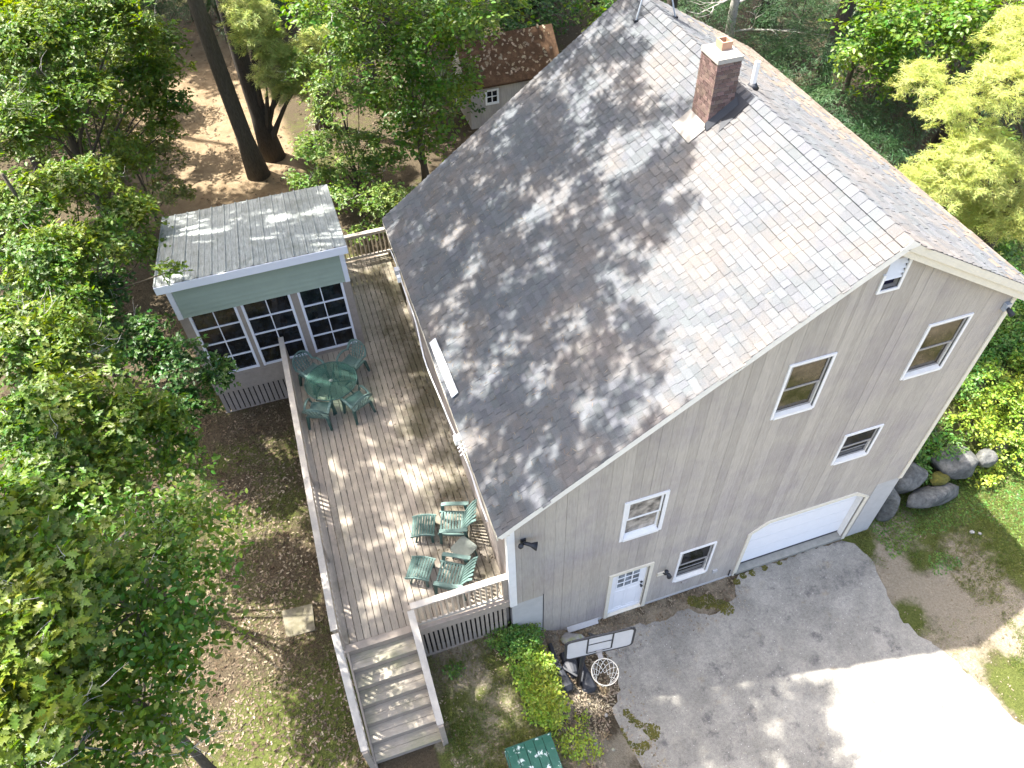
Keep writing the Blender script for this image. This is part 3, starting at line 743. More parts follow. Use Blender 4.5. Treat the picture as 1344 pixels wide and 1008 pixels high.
fs = MB(); fs.hexa([onroof(5.0, 4.30, .012), onroof(5.345, 4.30, .012), onroof(5.345, 4.97, .012), onroof(5.0, 4.97, .012), onroof(5.0, 4.30, .024), onroof(5.345, 4.30, .03), onroof(5.345, 4.97, .03), onroof(5.0, 4.97, .024)])
fs.build('flashing_sheet', mat('weathered_flashing', (.20, .19, .175), .8, noise=.1, nscale=9), ch)
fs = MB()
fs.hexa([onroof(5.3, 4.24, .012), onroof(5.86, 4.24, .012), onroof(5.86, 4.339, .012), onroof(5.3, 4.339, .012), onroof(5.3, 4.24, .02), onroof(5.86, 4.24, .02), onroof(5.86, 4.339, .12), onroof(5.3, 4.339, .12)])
fs.hexa([onroof(5.4, 4.02, .012), onroof(6.06, 4.10, .012), onroof(6.06, 4.6, .012), onroof(5.83, 4.6, .012), onroof(5.4, 4.02, .019), onroof(6.06, 4.10, .019), onroof(6.06, 4.6, .022), onroof(5.83, 4.6, .022)])  # dark sheet paints the chimney's shadow in with the tar, front and right
fs.build('tar_and_shadow_sheet', M['black'], ch)
pv = thing('vent_pipe', 'short white plastic vent pipe on the roof behind the brick chimney', 'pipe', (6.47, 4.8, rooftop(6.47)))
q = rooftop(6.47)
a = MB(); a.tube([(6.47, 4.8, q - .05), (6.47, 4.8, q + .5)], .052, 14, False); a.tube([(6.47, 4.8, q + .5), (6.47, 4.8, q + .2)], .043, 14, False); a.build('pipe', M['pvc'], pv, True)
a = MB(); a.tube([(6.47, 4.8, q + .0), (6.47, 4.8, q + .1)], [.13, .06], 14); a.build('boot', M['black'], pv, True)
# antenna tripod
an = thing('antenna_mast', 'metal tripod mast straddling the far end of the roof ridge', 'antenna', (6.1, 8.35, 9.8))
ap = (6.12, 8.35, 11.2)
for (lx, ly) in ((5.71, 8.26), (6.52, 8.05), (6.3, 8.95)):
    a = MB(); a.tube([(lx, ly, rooftop(lx) + .01), ap], .018, 8); a.build('leg', M['bluemetal'], an)
    a = MB(); a.box(lx - .05, lx + .05, ly - .04, ly + .04, rooftop(lx) + .0, rooftop(lx) + .035); a.build('foot', M['black'], an)
a = MB(); a.tube([(6.12, 8.35, 9.95), (6.12, 8.35, 12.8)], .02, 8); a.build('mast', M['bluemetal'], an)
for zz, ww in ((12.2, .7), (12.45, .55), (12.7, .4)):
    a = MB(); a.tube([(6.12 - ww, 8.35, zz), (6.12 + ww, 8.35, zz)], .008, 6); a.build('crossbar', M['bluemetal'], an)

# ================================================================ DECK
ZD = 2.27
deck = thing('deck', 'long weathered plank deck raised along the left side of the house', 'deck', (-1.7, 5, 1))
bw = 3.385 / 24
for i in range(24):
    x0 = -3.40 + i * bw + .004; x1 = x0 + bw - .013
    y_end = 8.19 if x1 < -1.42 else 11.68
    segs = [(.19, y_end)]
    cut = random.uniform(3.2, 6.6); segs = [(.19, cut), (cut + .003, y_end)]
    for (a, b) in segs:
        dz = random.uniform(-.002, .002)
        MB().box(x0, x1, a, b, ZD - .032 + dz, ZD + dz).build('deck_board', M['deck'], deck)
MB().box(-3.40, -.01, .03, .183, ZD - .03, ZD + .004).build('end_board', M['deckpaint'], deck)
fr = MB(); fr.box(-3.43, -.01, .06, .1, ZD - .25, ZD - .031); fr.box(-3.43, -3.401, .1, 8.19, ZD - .24, ZD - .02); fr.box(-1.45, -.01, 11.69, 11.73, ZD - .25, ZD + .0)
fr.build('rim_joist', M['deckpaint'], deck)
jo = MB()
for k in range(22):
    y = .5 + k * .41
    if y < 8.1: jo.box(-3.40, -.05, y, y + .04, ZD - .22, ZD - .034)
for k in range(9):
    y = 8.2 + k * .4; jo.box(-1.4, -.05, y, y + .04, ZD - .22, ZD - .034)
jo.build('joist_frame', M['brownpaint'], deck)
for (px, py) in ((-3.36, .2), (-2.0, .2), (-.1, .2), (-3.36, 3), (-3.36, 5.6), (-3.36, 8.0), (-1.7, 3), (-1.7, 5.6)):
    MB().box(px - .06, px + .06, py - .06, py + .06, .5, ZD - .25).build('post', M['brownpaint'], deck)
# skirt lattice on the front
MB().box(-2.0, -.03, .012, .055, ZD - .25, ZD + .0).build('skirt_board', M['deckpaint'], deck)
k = 0; x = -1.93
while x < -.1:
    MB().box(x, x + .062, .03, .05, .98, ZD - .25).build('skirt_slat', M['deckpaint'], deck); x += .097
MB().box(-1.97, -.03, .02, .052, .9, .979).build('skirt_rail', M['deckpaint'], deck)
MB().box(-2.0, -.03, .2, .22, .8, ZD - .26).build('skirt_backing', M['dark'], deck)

def railing(name, label, A, B, h=.93, spacing=.115, posts=(), capw=.13, low=.12, group=None, zA=ZD, zB=ZD, trim_end=False):
    A = Vector(A); B = Vector(B); d = (B - A); Ln = d.length; d.normalize(); nrm = Vector((-d.y, d.x, 0))
    t = thing(name, label, 'railing', (A.x, A.y, zA))
    a = Vector((A.x, A.y, zA)); b = Vector((B.x, B.y, zB))
    MB().bar(a + Vector((0, 0, h)), b + Vector((0, 0, h)), capw, .035).build('cap_rail', M['railwood'], t)
    MB().bar(a + Vector((0, 0, h - .065)), b + Vector((0, 0, h - .065)), .038, .088).build('top_rail', M['railwood'], t)
    MB().bar(a + Vector((0, 0, low)), b + Vector((0, 0, low)), .038, .08).build('bottom_rail', M['railwood'], t)
    n = int(Ln / spacing)
    for i in range(1, n):
        p = a.lerp(b, i / n)
        MB().box(p.x - .017, p.x + .017, p.y - .017, p.y + .017, p.z + low + .0405 if zA == zB else p.z + .08, p.z + h - .11).build('baluster', M['baluster'], t)
    for f in posts:
        p = a.lerp(b, f)
        MB().box(p.x - .047, p.x + .047, p.y - .047, p.y + .047, p.z - .3, p.z + h - .018).build('post', M['deckpaint'], t)
    return t
railing('deck_railing', 'long weathered railing down the yard side of the deck', (-3.40, .10, 0), (-3.40, 8.17, 0), posts=(.006, .25, .5, .75, .99), spacing=.125)
railing('deck_railing', 'short railing across the front of the deck next to the house corner', (-1.96, .09, 0), (-.035, .09, 0), posts=(.0, .965), spacing=.112)
railing('deck_railing', 'short railing closing the far end of the deck between sunroom and roof', (-1.38, 11.66, 0), (.3, 11.66, 0), posts=(.02, .98), spacing=.115)

# ---- stairs
st = thing('deck_stairs', 'wooden staircase with two-plank treads leading down from the front of the deck', 'stairs', (-2.7, -.8, .95))
SX0, SX1 = -3.33, -2.03; run, rise = .292, .19
for k in range(1, 7):
    zt = ZD - rise * k; yf = .03 - run * k
    for (y0, y1) in ((yf, yf + .142), (yf + .148, yf + .30)):
        MB().box(SX0 + .01, SX1 - .01, y0, y1, zt - .035, zt + random.uniform(-.002, .002)).build('tread', M['step'], st)
    MB().box(SX0 + .01, SX1 - .01, yf + run + .01, yf + run + .028, zt + .001, zt + rise - .036).build('riser', M['deckpaint'], st)
MB().box(SX0 + .01, SX1 - .01, .03 - run * 6 + .02, .03 - run * 6 + .04, .8, ZD - rise * 6 - .036).build('riser', M['deckpaint'], st)
for x in (SX0 - .03, SX1 - .008):
    sm = MB(); sm.prism([(.03, ZD - .03), (.03, ZD - .5), (-1.55, .75), (-1.8, .75), (-1.80, 1.17), (-1.72, 1.17)], 'x', x, x + .038)
    sm.build('stringer', M['deckpaint'], st)
zb = ZD - rise * 6
def stair_rail(x, label, y_top):
    t = thing('stair_railing', label, 'railing', (x, 0, ZD))
    a = Vector((x, y_top, ZD + .93)); b = Vector((x, -1.74, zb + .86))
    MB().bar(a, b, .13, .035).build('cap_rail', M['railwood'], t)
    MB().bar(a - Vector((0, 0, .07)), b - Vector((0, 0, .07)), .038, .09).build('top_rail', M['railwood'], t)
    MB().bar(a - Vector((0, 0, .76)), b - Vector((0, 0, .76)), .038, .08).build('bottom_rail', M['railwood'], t)
    for i in range(1, 15):
        p = a.lerp(b, i / 15)
        MB().box(x - .017, x + .017, p.y - .017, p.y + .017, p.z - .725, p.z - .115).build('baluster', M['baluster'], t)
    MB().box(x - .05, x + .05, -1.79, -1.69, .75, zb + .84).build('post', M['deckpaint'], t)
stair_rail(-3.40, 'sloping railing on the yard side of the front steps', .03)
stair_rail(-1.975, 'sloping railing on the house side of the front steps', .02)

# ================================================================ SUNROOM
sr = thing('sunroom', 'small sunroom with metal roof, sage siding and three tall gridded windows', 'sunroom', (-3.4, 10, 2.2))
SRL, SRR, SRF, SRB = -5.42, -1.42, 8.2, 11.4
# roof: ribbed metal sheets
n_s = 14; ya, za, yb, zb_ = 7.86, 5.77, 11.66, 5.0
rl, rr = -5.56, -1.29
MB().hexa([(rl + .03, ya + .03, za - .09), (rr - .03, ya + .03, za - .09), (rr - .03, yb - .03, zb_ - .09), (rl + .03, yb - .03, zb_ - .09),
           (rl + .03, ya + .03, za - .02), (rr - .03, ya + .03, za - .02), (rr - .03, yb - .03, zb_ - .02), (rl + .03, yb - .03, zb_ - .02)]).build('roof_deck', M['brownpaint'], sr)
for i in range(n_s):
    x0 = rl + (rr - rl) * i / n_s; x1 = rl + (rr - rl) * (i + 1) / n_s; w = x1 - x0
    prof = [(0, .0), (.0, .022), (.05, .028), (.12, .028), (.16, .004), (.45, .004), (.48, .012), (.55, .012), (.58, .004), (.94, .004), (1.0, .0)]
    m_ = MB(); vs = []; fs = []
    for (yy, zz) in ((ya, za), (yb, zb_)):
        vs += [(x0 + w * p[0] * .999, yy, zz + p[1]) for p in prof]
    L_ = len(prof)
    fs = [(k, k + 1, k + 1 + L_, k + L_) for k in range(L_ - 1)]
    m_.add(vs, fs); m_.build('roof_panel', M['metal_roof'], sr)
MB().box(rl, rr, ya - .02, ya + .005, za - .21, za - .004).build('fascia', M['lav'], sr)
MB().hexa([(rr - .02, ya, za - .2), (rr, ya, za - .2), (rr, yb, zb_ - .2), (rr - .02, yb, zb_ - .2), (rr - .02, ya, za - .01), (rr, ya, za - .01), (rr, yb, zb_ - .01), (rr - .02, yb, zb_ - .01)]).build('fascia', M['lav'], sr)
MB().hexa([(rl, ya, za - .2), (rl + .02, ya, za - .2), (rl + .02, yb, zb_ - .2), (rl, yb, zb_ - .2), (rl, ya, za - .01), (rl + .02, ya, za - .01), (rl + .02, yb, zb_ - .01), (rl, yb, zb_ - .01)]).build('fascia', M['lav'], sr)
# upper siding band
w_ = MB(); w_.box(SRL, SRR, SRF, SRF + .12, 4.49, 5.6)
w_.prism([(SRF + .12, ZD), (SRB, ZD), (SRB, 4.94), (SRF + .12, 5.58)], 'x', SRL, SRL + .12); w_.prism([(SRF + .12, ZD), (SRB, ZD), (SRB, 4.94), (SRF + .12, 5.58)], 'x', SRR - .12, SRR); w_.box(SRL, SRR, SRB, SRB + .1, ZD, 4.93)
sw_ = w_.build('wall', M['greensiding'], sr)
for k in range(8):
    z = 4.50 + k * .132
    MB().hexa([(SRL + .09, SRF - .058, z + .012), (SRR - .09, SRF - .058, z + .012), (SRR - .09, SRF - .001, z + .012), (SRL + .09, SRF - .001, z + .012),
               (SRL + .09, SRF - .012, z + .128), (SRR - .09, SRF - .012, z + .128), (SRR - .09, SRF - .001, z + .128), (SRL + .09, SRF - .001, z + .128)]).build('siding_lap', M['greensiding'], sw_)
    for xx, sg in ((SRR, 1), (SRL, -1)) if k < 3 else ():
        MB().hexa([(xx, SRF + .05, z), (xx + .03 * sg, SRF + .05, z), (xx + .03 * sg, SRB, z), (xx, SRB, z), (xx, SRF + .05, z + .12), (xx + .012 * sg, SRF + .05, z + .12), (xx + .012 * sg, SRB, z + .12), (xx, SRB, z + .12)]).build('siding_lap', M['greensiding'], sw_)
for x0, x1 in ((SRL - .03, SRL + .085), (SRR - .085, SRR + .03)):
    MB().box(x0, x1, SRF - .045, SRF - .0, 4.48, 5.58).build('corner_trim', M['lav'], sr)
# posts, apron, windows
for x0, x1 in ((SRL - .02, -5.23), (-4.13, -4.03), (-2.86, -2.69), (-1.58, SRR + .02)):
    MB().box(x0, x1, SRF - .015, SRF + .1, ZD + .03, 4.488).build('post', M['brownpaint'], sr)
MB().box(SRL, SRR, SRF - .01, SRF + .1, ZD + .0, ZD + .12).build('sill_beam', M['brownpaint'], sr)
MB().box(SRL, -3.45, SRF - .02, SRF + .05, 1.74, ZD - .001).build('apron_board', M['brownpaint'], sr)
for k in range(16):
    x = SRL + .03 + k * .13
    if x < -3.5: MB().box(x, x + .1, SRF + .01, SRF + .03, .98, 1.739).build('skirt_slat', M['brownpaint'], sr)
MB().box(SRL, -3.45, SRF - .0, SRF + .04, .9, .979).build('skirt_rail', M['brownpaint'], sr)
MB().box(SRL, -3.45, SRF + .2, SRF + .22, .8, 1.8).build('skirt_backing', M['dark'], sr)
for (x0, x1) in ((-5.23, -4.13), (-4.03, -2.86), (-2.69, -1.58)):
    z0, z1 = ZD + .12, 4.488
    f = MB(); ww = .06
    f.box(x0, x0 + ww, SRF - .03, SRF + .06, z0, z1); f.box(x1 - ww, x1, SRF - .03, SRF + .06, z0, z1); f.box(x0 + ww, x1 - ww, SRF - .02, SRF + .06, z0, z0 + .04)
    fo = f.build('window', M['lav'], sr)
    a, b = x0 + ww, x1 - ww; xm = (a + b) / 2; zz = [z0 + .04 + (z1 - z0 - .04) * q / 4 for q in range(5)]
    mm = MB(); mm.box(xm - .012, xm + .012, SRF + .005, SRF + .0295, z0 + .04, z1); mm.build('muntin', M['lav'], fo)
    for q in zz[1:-1]: MB().box(a, b, SRF + .0, SRF + .0295, q - .016, q + .016).build('muntin', M['lav'], fo)
    for i in range(2):
        for q in range(4):
            MB().box((a if i == 0 else xm + .001), (xm - .001 if i == 0 else b), SRF + .03, SRF + .036, zz[q] + .001, zz[q + 1] - .001).build('pane', M['glass_dark'], fo)
MB().box(SRL + .1, SRR - .1, SRF + .3, SRF + .32, ZD, 4.8).build('interior_screen', M['dark'], sr)
MB().box(SRL, SRR, SRF + .1, SRB, ZD - .15, ZD - .05).build('floor', M['brownpaint'], sr)

# ================================================================ FURNITURE
def empty_thing_copy(src, loc, rz, label, group=None):
    r = src.copy(); COL.objects.link(r); r.location = loc; r.rotation_euler = (0, 0, rz); r['label'] = label
    if group: r['group'] = group
    for c in list(src.children):
        d = c.copy(); COL.objects.link(d); d.parent = r
        for g in list(c.children):
            e = g.copy(); COL.objects.link(e); e.parent = d
    return r
def local_thing(name, label, cat): # parts are modelled around the origin, then the Empty moves
    return thing(name, label, cat, (0, 0, 0))
# plastic armchair; faces +Y (front toward +y), origin on floor
def make_armchair():
    t = local_thing('armchair', 'x', 'chair')
    G = M['greenpl']; P = M['greenpale']
    s = MB()
    for i in range(7):
        y0 = -.2 + i * .062; s.hexa([(-.21, y0, .40 - .012 * abs(i - 3)), (.21, y0, .40 - .012 * abs(i - 3)), (.21, y0 + .055, .40), (-.21, y0 + .055, .40), (-.21, y0, .42), (.21, y0, .42), (.21, y0 + .055, .425), (-.21, y0 + .055, .425)])
    s.box(-.245, -.21, -.22, .24, .39, .43); s.box(.21, .245, -.22, .24, .39, .43); s.box(-.21, .21, .235, .26, .37, .43)
    s.box(-.2, .2, -.19, .22, .385, .398)
    s.build('seat', P, t)
    fr = MB(); pts = []
    for k in range(13):
        a = math.pi * k / 12; pts.append((-.27 * math.cos(a), -.22 - .16 * (math.sin(a) ** .6), .56 + .33 * math.sin(a) ** .8))
    for p, q in zip(pts[:-1], pts[1:]): fr.bar(p, q, .055, .022, (0, -1, .4))
    fr.build('back_frame', P, t)
    for k in range(5):
        x = -.16 + .08 * k; top = .86 - .5 * x * x * 6
        MB().bar((x * .8, -.21, .42), (x, -.375, top - .02), .03, .012, (0, -1, .3)).build('back_slat', P, t)
    for k in range(5):
        z = .5 + k * .075; MB().bar((-.2 + .0 * k, -.235 - .022 * k * 1.4, z), (.2, -.235 - .022 * k * 1.4, z), .016, .010, (0, 0, 1)).build('back_crossbar', P, t)
    for s_ in (-1, 1):
        a = MB(); q = [(s_ * .27, -.22, .58), (s_ * .29, -.08, .645), (s_ * .29, .10, .65), (s_ * .275, .21, .60), (s_ * .26, .235, .44)]
        for p1, p2 in zip(q[:-1], q[1:]): a.bar(p1, p2, .055, .02, (s_ * .2, 0, 1) if p2[2] > .5 else (0, 1, 0))
        a.build('armrest', P, t)
        for (yy, dy) in ((-.2, -.06), (.22, .03)):
            l = MB(); l.hexa([(s_ * .27 - .022, yy + dy - .02, 0), (s_ * .27 + .022, yy + dy - .02, 0), (s_ * .27 + .022, yy + dy + .025, 0), (s_ * .27 - .022, yy + dy + .025, 0),
                              (s_ * .235 - .035, yy - .035, .41), (s_ * .235 + .03, yy - .035, .41), (s_ * .235 + .03, yy + .035, .41), (s_ * .235 - .035, yy + .035, .41)])
            l.build('leg', G, t)
    return t
TC = Vector((-2.45, 6.50, ZD))
arm = make_armchair()
cl = [((-2.86, 7.22), 'green plastic armchair at the far left of the glass table, by the railing'),
      ((-1.86, 7.20), 'green plastic armchair at the far right of the glass table, under the sunroom window'),
      ((-2.88, 5.92), 'green plastic armchair at the near left of the glass table, back to the railing'),
      ((-1.98, 5.90), 'green plastic armchair at the near right of the glass table')]
for i, ((x, y), lab) in enumerate(cl):
    rz = math.atan2(TC.y - y, TC.x - x) - math.pi / 2 + (0.12, -.1, .25, -.2)[i]
    if i == 0: arm.location = (x, y, ZD); arm.rotation_euler = (0, 0, rz); arm['label'] = lab; arm['group'] = 'plastic armchairs round the glass table'
    else: empty_thing_copy(arm, (x, y, ZD), rz, lab)
# glass table
tb = thing('patio_table', 'round glass patio table with green rim and central umbrella hole', 'table', (0, 0, 0))
rt = .63; zt = .71
g = MB(); n = 40; rr0 = .04
vs = []; 
for zz in (zt, zt + .006):
    for k in range(n): vs.append((rt * math.cos(2 * math.pi * k / n), rt * math.sin(2 * math.pi * k / n), zz))
g.add(vs, [tuple(reversed(range(n))), tuple(range(n, 2 * n))] + [(k, (k + 1) % n, (k + 1) % n + n, k + n) for k in range(n)])
g.build('glass_top', M['tableglass'], tb)
r_ = MB(); r_.tube([(rt * math.cos(2 * math.pi * k / 48), rt * math.sin(2 * math.pi * k / 48), zt - .0) for k in range(49)], .012, 8, False); r_.build('rim', M['greenpl'], tb, True)
for k in range(4):
    a = math.pi / 4 + k * math.pi / 2 + .5; c_, s_ = math.cos(a), math.sin(a)
    l = MB(); l.tube([(.05 * c_, .05 * s_, zt - .03), (.35 * c_, .35 * s_, zt - .035), (.58 * c_, .58 * s_, zt - .02)], .014, 8); l.build('support_arm', M['greenpl'], tb)
    l = MB(); l.tube([(.50 * c_, .50 * s_, 0), (.44 * c_, .44 * s_, .25), (.30 * c_, .30 * s_, .5), (.46 * c_, .46 * s_, zt - .03)], [.02, .02, .018, .02], 8); l.build('leg', M['greenpl'], tb, True)
h = MB(); h.tube([(0, 0, zt + .007), (0, 0, zt + .03)], [.05, .035], 16); h.build('umbrella_collar', M['greytable'], tb, True)
h = MB(); h.tube([(0, 0, zt - .1), (0, 0, zt + .0)], [.03, .03], 12); h.build('umbrella_sleeve', M['greenpl'], tb)
tb.location = (TC.x, TC.y, ZD)

# slatted lounge chair faces +Y; origin at seat centre on floor
def make_lounger():
    t = local_thing('lounge_chair', 'x', 'chair'); G = M['greenpl']; P = M['greenpale']
    for i in range(8):
        y = -.2 + i * .062; z = .33 + .0045 * i + (.03 if i == 0 else 0)
        MB().box(-.255, .255, y, y + .040, z, z + .016).build('seat_slat', P, t)
    for s_ in (-1, 1):
        MB().hexa([(s_ * .27 - .018, -.24, .26), (s_ * .27 + .018, -.24, .26), (s_ * .27 + .018, .31, .32), (s_ * .27 - .018, .31, .32),
                   (s_ * .27 - .018, -.24, .34), (s_ * .27 + .018, -.24, .34), (s_ * .27 + .018, .31, .375), (s_ * .27 - .018, .31, .375)]).build('side_rail', P, t)
        a = MB(); q = [(s_ * .32, -.33, .60), (s_ * .33, -.1, .575), (s_ * .33, .16, .565), (s_ * .325, .26, .55)]
        for p1, p2 in zip(q[:-1], q[1:]): a.bar(p1, p2, .085, .02)
        a.build('armrest', P, t)
        MB().hexa([(s_ * .30 - .02, .24, 0), (s_ * .30 + .02, .24, 0), (s_ * .30 + .02, .29, 0), (s_ * .30 - .02, .29, 0), (s_ * .31 - .02, .20, .56), (s_ * .31 + .02, .20, .56), (s_ * .31 + .02, .27, .56), (s_ * .31 - .02, .27, .56)]).build('leg', G, t)
        MB().hexa([(s_ * .30 - .02, -.36, 0), (s_ * .30 + .02, -.36, 0), (s_ * .30 + .02, -.31, 0), (s_ * .30 - .02, -.31, 0), (s_ * .29 - .02, -.28, .58), (s_ * .29 + .02, -.28, .58), (s_ * .29 + .02, -.22, .58), (s_ * .29 - .02, -.22, .58)]).build('leg', G, t)
    for k in range(7):
        x = -.215 + k * .0717
        sl_ = MB(); top = .93 - 1.6 * x * x
        q = [(x * .9, -.20, .345), (x, -.30, .55), (x * 1.08, -.43, .78), (x * 1.12, -.52, top)]
        for p1, p2 in zip(q[:-1], q[1:]): sl_.bar(p1, p2, .047, .014, (0, -1, .4))
        sl_.build('back_slat', P, t)
    MB().bar((-.26, -.44, .74), (.26, -.44, .74), .04, .02, (0, -1, .5)).build('back_crossbar', G, t)
    return t
def make_foot():
    t = local_thing('footrest', 'x', 'footrest'); G = M['greenpl']; P = M['greenpale']
    for i in range(9):
        y = -.25 + i * .056; z = .34 - 1.1 * max(0, (y + .02)) ** 2 * 1.2 - .6 * max(0, -y - .1) ** 2
        MB().hexa([(-.235, y, z), (.235, y, z), (.235, y + .045, z - .004), (-.235, y + .045, z - .004), (-.235, y, z + .016), (.235, y, z + .016), (.235, y + .045, z + .012), (-.235, y + .045, z + .012)]).build('slat', G, t)
    for s_ in (-1, 1):
        a = MB(); q = [(s_ * .245, -.26, .31), (s_ * .245, -.1, .335), (s_ * .245, .05, .325), (s_ * .245, .26, .235)]
        for p1, p2 in zip(q[:-1], q[1:]): a.bar(p1, p2, .025, .05)
        a.build('side_rail', P, t)
        MB().box(s_ * .225 - .02, s_ * .225 + .02, -.22, -.17, 0, .31).build('leg', G, t)
        MB().bar((s_ * .225, .1, .31), (s_ * .225, .17, 0), .04, .04, (0, 1, 0)).build('leg', G, t)
    return t
lg = make_lounger(); ftr = make_foot()
G1 = 'slatted lounge chairs at the front of the deck'
def face(v): return math.atan2(v[1], v[0]) - math.pi / 2
a1 = face((-.90, .30)); a2 = face((-.86, .50))
lg.location = (-.66, 1.93, ZD); lg.rotation_euler = (0, 0, a1); lg['label'] = 'slatted green lounge chair nearest the house wall, its back under the eave'; lg['group'] = G1
ftr.location = (-1.28, 2.10, ZD); ftr.rotation_euler = (0, 0, a1); ftr['label'] = 'dark green footrest in front of the lounge chair by the house wall'; ftr['group'] = 'footrests of the lounge chairs'
empty_thing_copy(lg, (-1.02, .76, ZD), a2, 'slatted green lounge chair right behind the front railing of the deck')
empty_thing_copy(ftr, (-1.58, 1.15, ZD), a2, 'sunlit green footrest pointing at the head of the deck stairs')
# side table
stb = thing('side_table', 'small square dusty green table between the two lounge chairs', 'table', (0, 0, 0))
w = .215; rc = .07; pts = []
for (cx, cy, a0) in ((w - rc, w - rc, 0), (-w + rc, w - rc, 90), (-w + rc, -w + rc, 180), (w - rc, -w + rc, 270)):
    for k in range(5): a = R(a0 + k * 22.5); pts.append((cx + rc * math.cos(a), cy + rc * math.sin(a)))
MB().prism(pts, 'z', .385, .36).build('tabletop', M['greytable'], stb)
MB().prism([(p[0] * .93, p[1] * .93) for p in pts], 'z', .359, .31).build('apron', M['greenpl'], stb)
for sx in (-1, 1):
    for sy in (-1, 1): MB().bar((sx * .15, sy * .15, .32), (sx * .18, sy * .18, 0), .035, .035).build('leg', M['greenpl'], stb)
stb.location = (-.62, 1.26, ZD); stb.rotation_euler = (0, 0, .55)

# ================================================================ BASKETBALL HOOP
bh_ = thing('basketball_hoop', 'portable basketball hoop with white backboard and black base by the house wall', 'basketball hoop', (1.1, -1.4, .15))
GZh = float(ground(1.0, -1.2))
A = Vector((.51, -1.63, 2.75)); B = Vector((1.78, -1.76, 2.75)); bdv = (B - A).normalized(); bn = Vector((bdv.y, -bdv.x, 0))  # towards the viewer
Wd = (B - A).length; H = .76
def bpt(u, v, d=0): return A + bdv * u + Vector((0, 0, v)) + bn * d
def bprism(poly, d0, d1, name, m, par):
    n = len(poly); vs = [bpt(p[0], p[1], d0) for p in poly] + [bpt(p[0], p[1], d1) for p in poly]
    MB().add(vs, [tuple(range(n)), tuple(reversed(range(n, 2 * n)))] + [(i, i + n, (i + 1) % n + n, (i + 1) % n) for i in range(n)]).build(name, m, par)
rc = .1; pl = []
for (cx, cy, a0) in ((Wd - rc, H - rc, 0), (rc, H - rc, 90), (rc, rc, 180), (Wd - rc, rc, 270)):
    for k in range(5): a = R(a0 + k * 22.5); pl.append((cx + rc * math.cos(a), cy + rc * math.sin(a)))
bk = thing('x', 'x', 'x'); COL.objects.unlink(bk); bpy.data.objects.remove(bk)
bprism(pl, -.012, .012, 'backboard', M['board_poly'], bh_)
bb_ = bpy.data.objects['backboard']
rim_ = MB()
for i in range(len(pl)):
    p, q = pl[i], pl[(i + 1) % len(pl)]; rim_.bar(bpt(*p, 0), bpt(*q, 0), .045, .03, (0, 0, 1) if abs(p[0] - q[0]) < 1e-6 else tuple(bn))
rim_.build('board_edge', M['black'], bb_)
sq = MB(); cx = Wd / 2; u0, u1, v0, v1 = cx - .235, cx + .235, .10, .47
for (p, q) in (((u0, v0), (u1, v0)), ((u1, v0), (u1, v1)), ((u1, v1), (u0, v1)), ((u0, v1), (u0, v0)), ((u0, v1), (u0, H - .02)), ((u1, v1), (u1, H - .02))):
    sq.bar(bpt(*p, .016), bpt(*q, .016), .03, .004, tuple(bn))
sq.build('target_square', M['black'], bb_)
MB().bar(bpt(cx, .0, .03), bpt(cx, .14, .03), .12, .03, tuple(bn)).build('rim_bracket', M['sash_dark'], bh_)
rcn = bpt(cx, .06, .40) ; RR = .245
ring = MB(); ring.tube([rcn + Vector((RR * math.cos(2 * math.pi * k / 28), RR * math.sin(2 * math.pi * k / 28), 0)) for k in range(29)], .009, 8, False)
MB().bar(bpt(cx, .06, .04), bpt(cx, .06, .155), .09, .02).build('rim_bracket', M['sash_dark'], bh_); ring.build('rim', M['cream'], bh_, True)
net = MB(); nk = 12; lv = [(RR, 0), (RR * .88, -.10), (RR * .72, -.2), (RR * .58, -.3), (RR * .52, -.4)]
for li in range(4):
    for k in range(nk):
        for sg in (-.5, .5):
            a0 = 2 * math.pi * (k + .5 * (li % 2)) / nk; a1_ = 2 * math.pi * (k + .5 * (li % 2) + sg) / nk
            r0, z0 = lv[li]; r1, z1 = lv[li + 1]
            net.tube([rcn + Vector((r0 * math.cos(a0), r0 * math.sin(a0), z0)), rcn + Vector((r1 * math.cos(a1_), r1 * math.sin(a1_), z1))], .0036, 4, False)
net.build('net', M['net'], bh_)
pole = MB(); pole.tube([(1.0, -1.32, GZh + .05), (1.02, -1.35, 1.6), (1.06, -1.45, 2.9)], [.045, .045, .04], 12); pole.build('pole', M['black'], bh_, True)
arm2 = MB()
for dv in (.2, .5):
    for du in (-.08, .08): arm2.bar((1.05, -1.42, 2.55 + dv), bpt(cx + du, dv, -.02), .03, .03)
arm2.build('support_arm', M['black'], bh_)
def lobe(pts, h, name):   # a tapering, rounded moulded base piece: pts = (x,y,halfwidth,height)
    m_ = MB(); vs = []; n = 8
    for i, (x, y, hw, hh) in enumerate(pts):
        j = min(i + 1, len(pts) - 1); k = max(i - 1, 0)
        d = Vector((pts[j][0] - pts[k][0], pts[j][1] - pts[k][1], 0)).normalized(); s = Vector((-d.y, d.x, 0)); g = float(ground(x, y))
        for (a, b) in ((-1, -.04), (-.96, .6), (-.7, .92), (-.2, 1), (.2, 1), (.7, .92), (.96, .6), (1, -.04)):
            p = Vector((x, y, g)) + s * a * hw; p.z = g + hh * b; vs.append(p)
    fs = []
    for i in range(len(pts) - 1):
        for k in range(n - 1): fs.append((i * n + k, i * n + k + 1, (i + 1) * n + k + 1, (i + 1) * n + k))
    fs.append(tuple(range(n))); fs.append(tuple(reversed(range((len(pts) - 1) * n, len(pts) * n))))
    m_.add(vs, fs); m_.build(name, M['black'], bh_)
lobe([(.70, -.38, .05, .12), (.66, -.75, .07, .16), (.66, -1.1, .12, .2), (.68, -1.42, .17, .2), (.69, -1.5, .12, .1)], .2, 'base_arm')
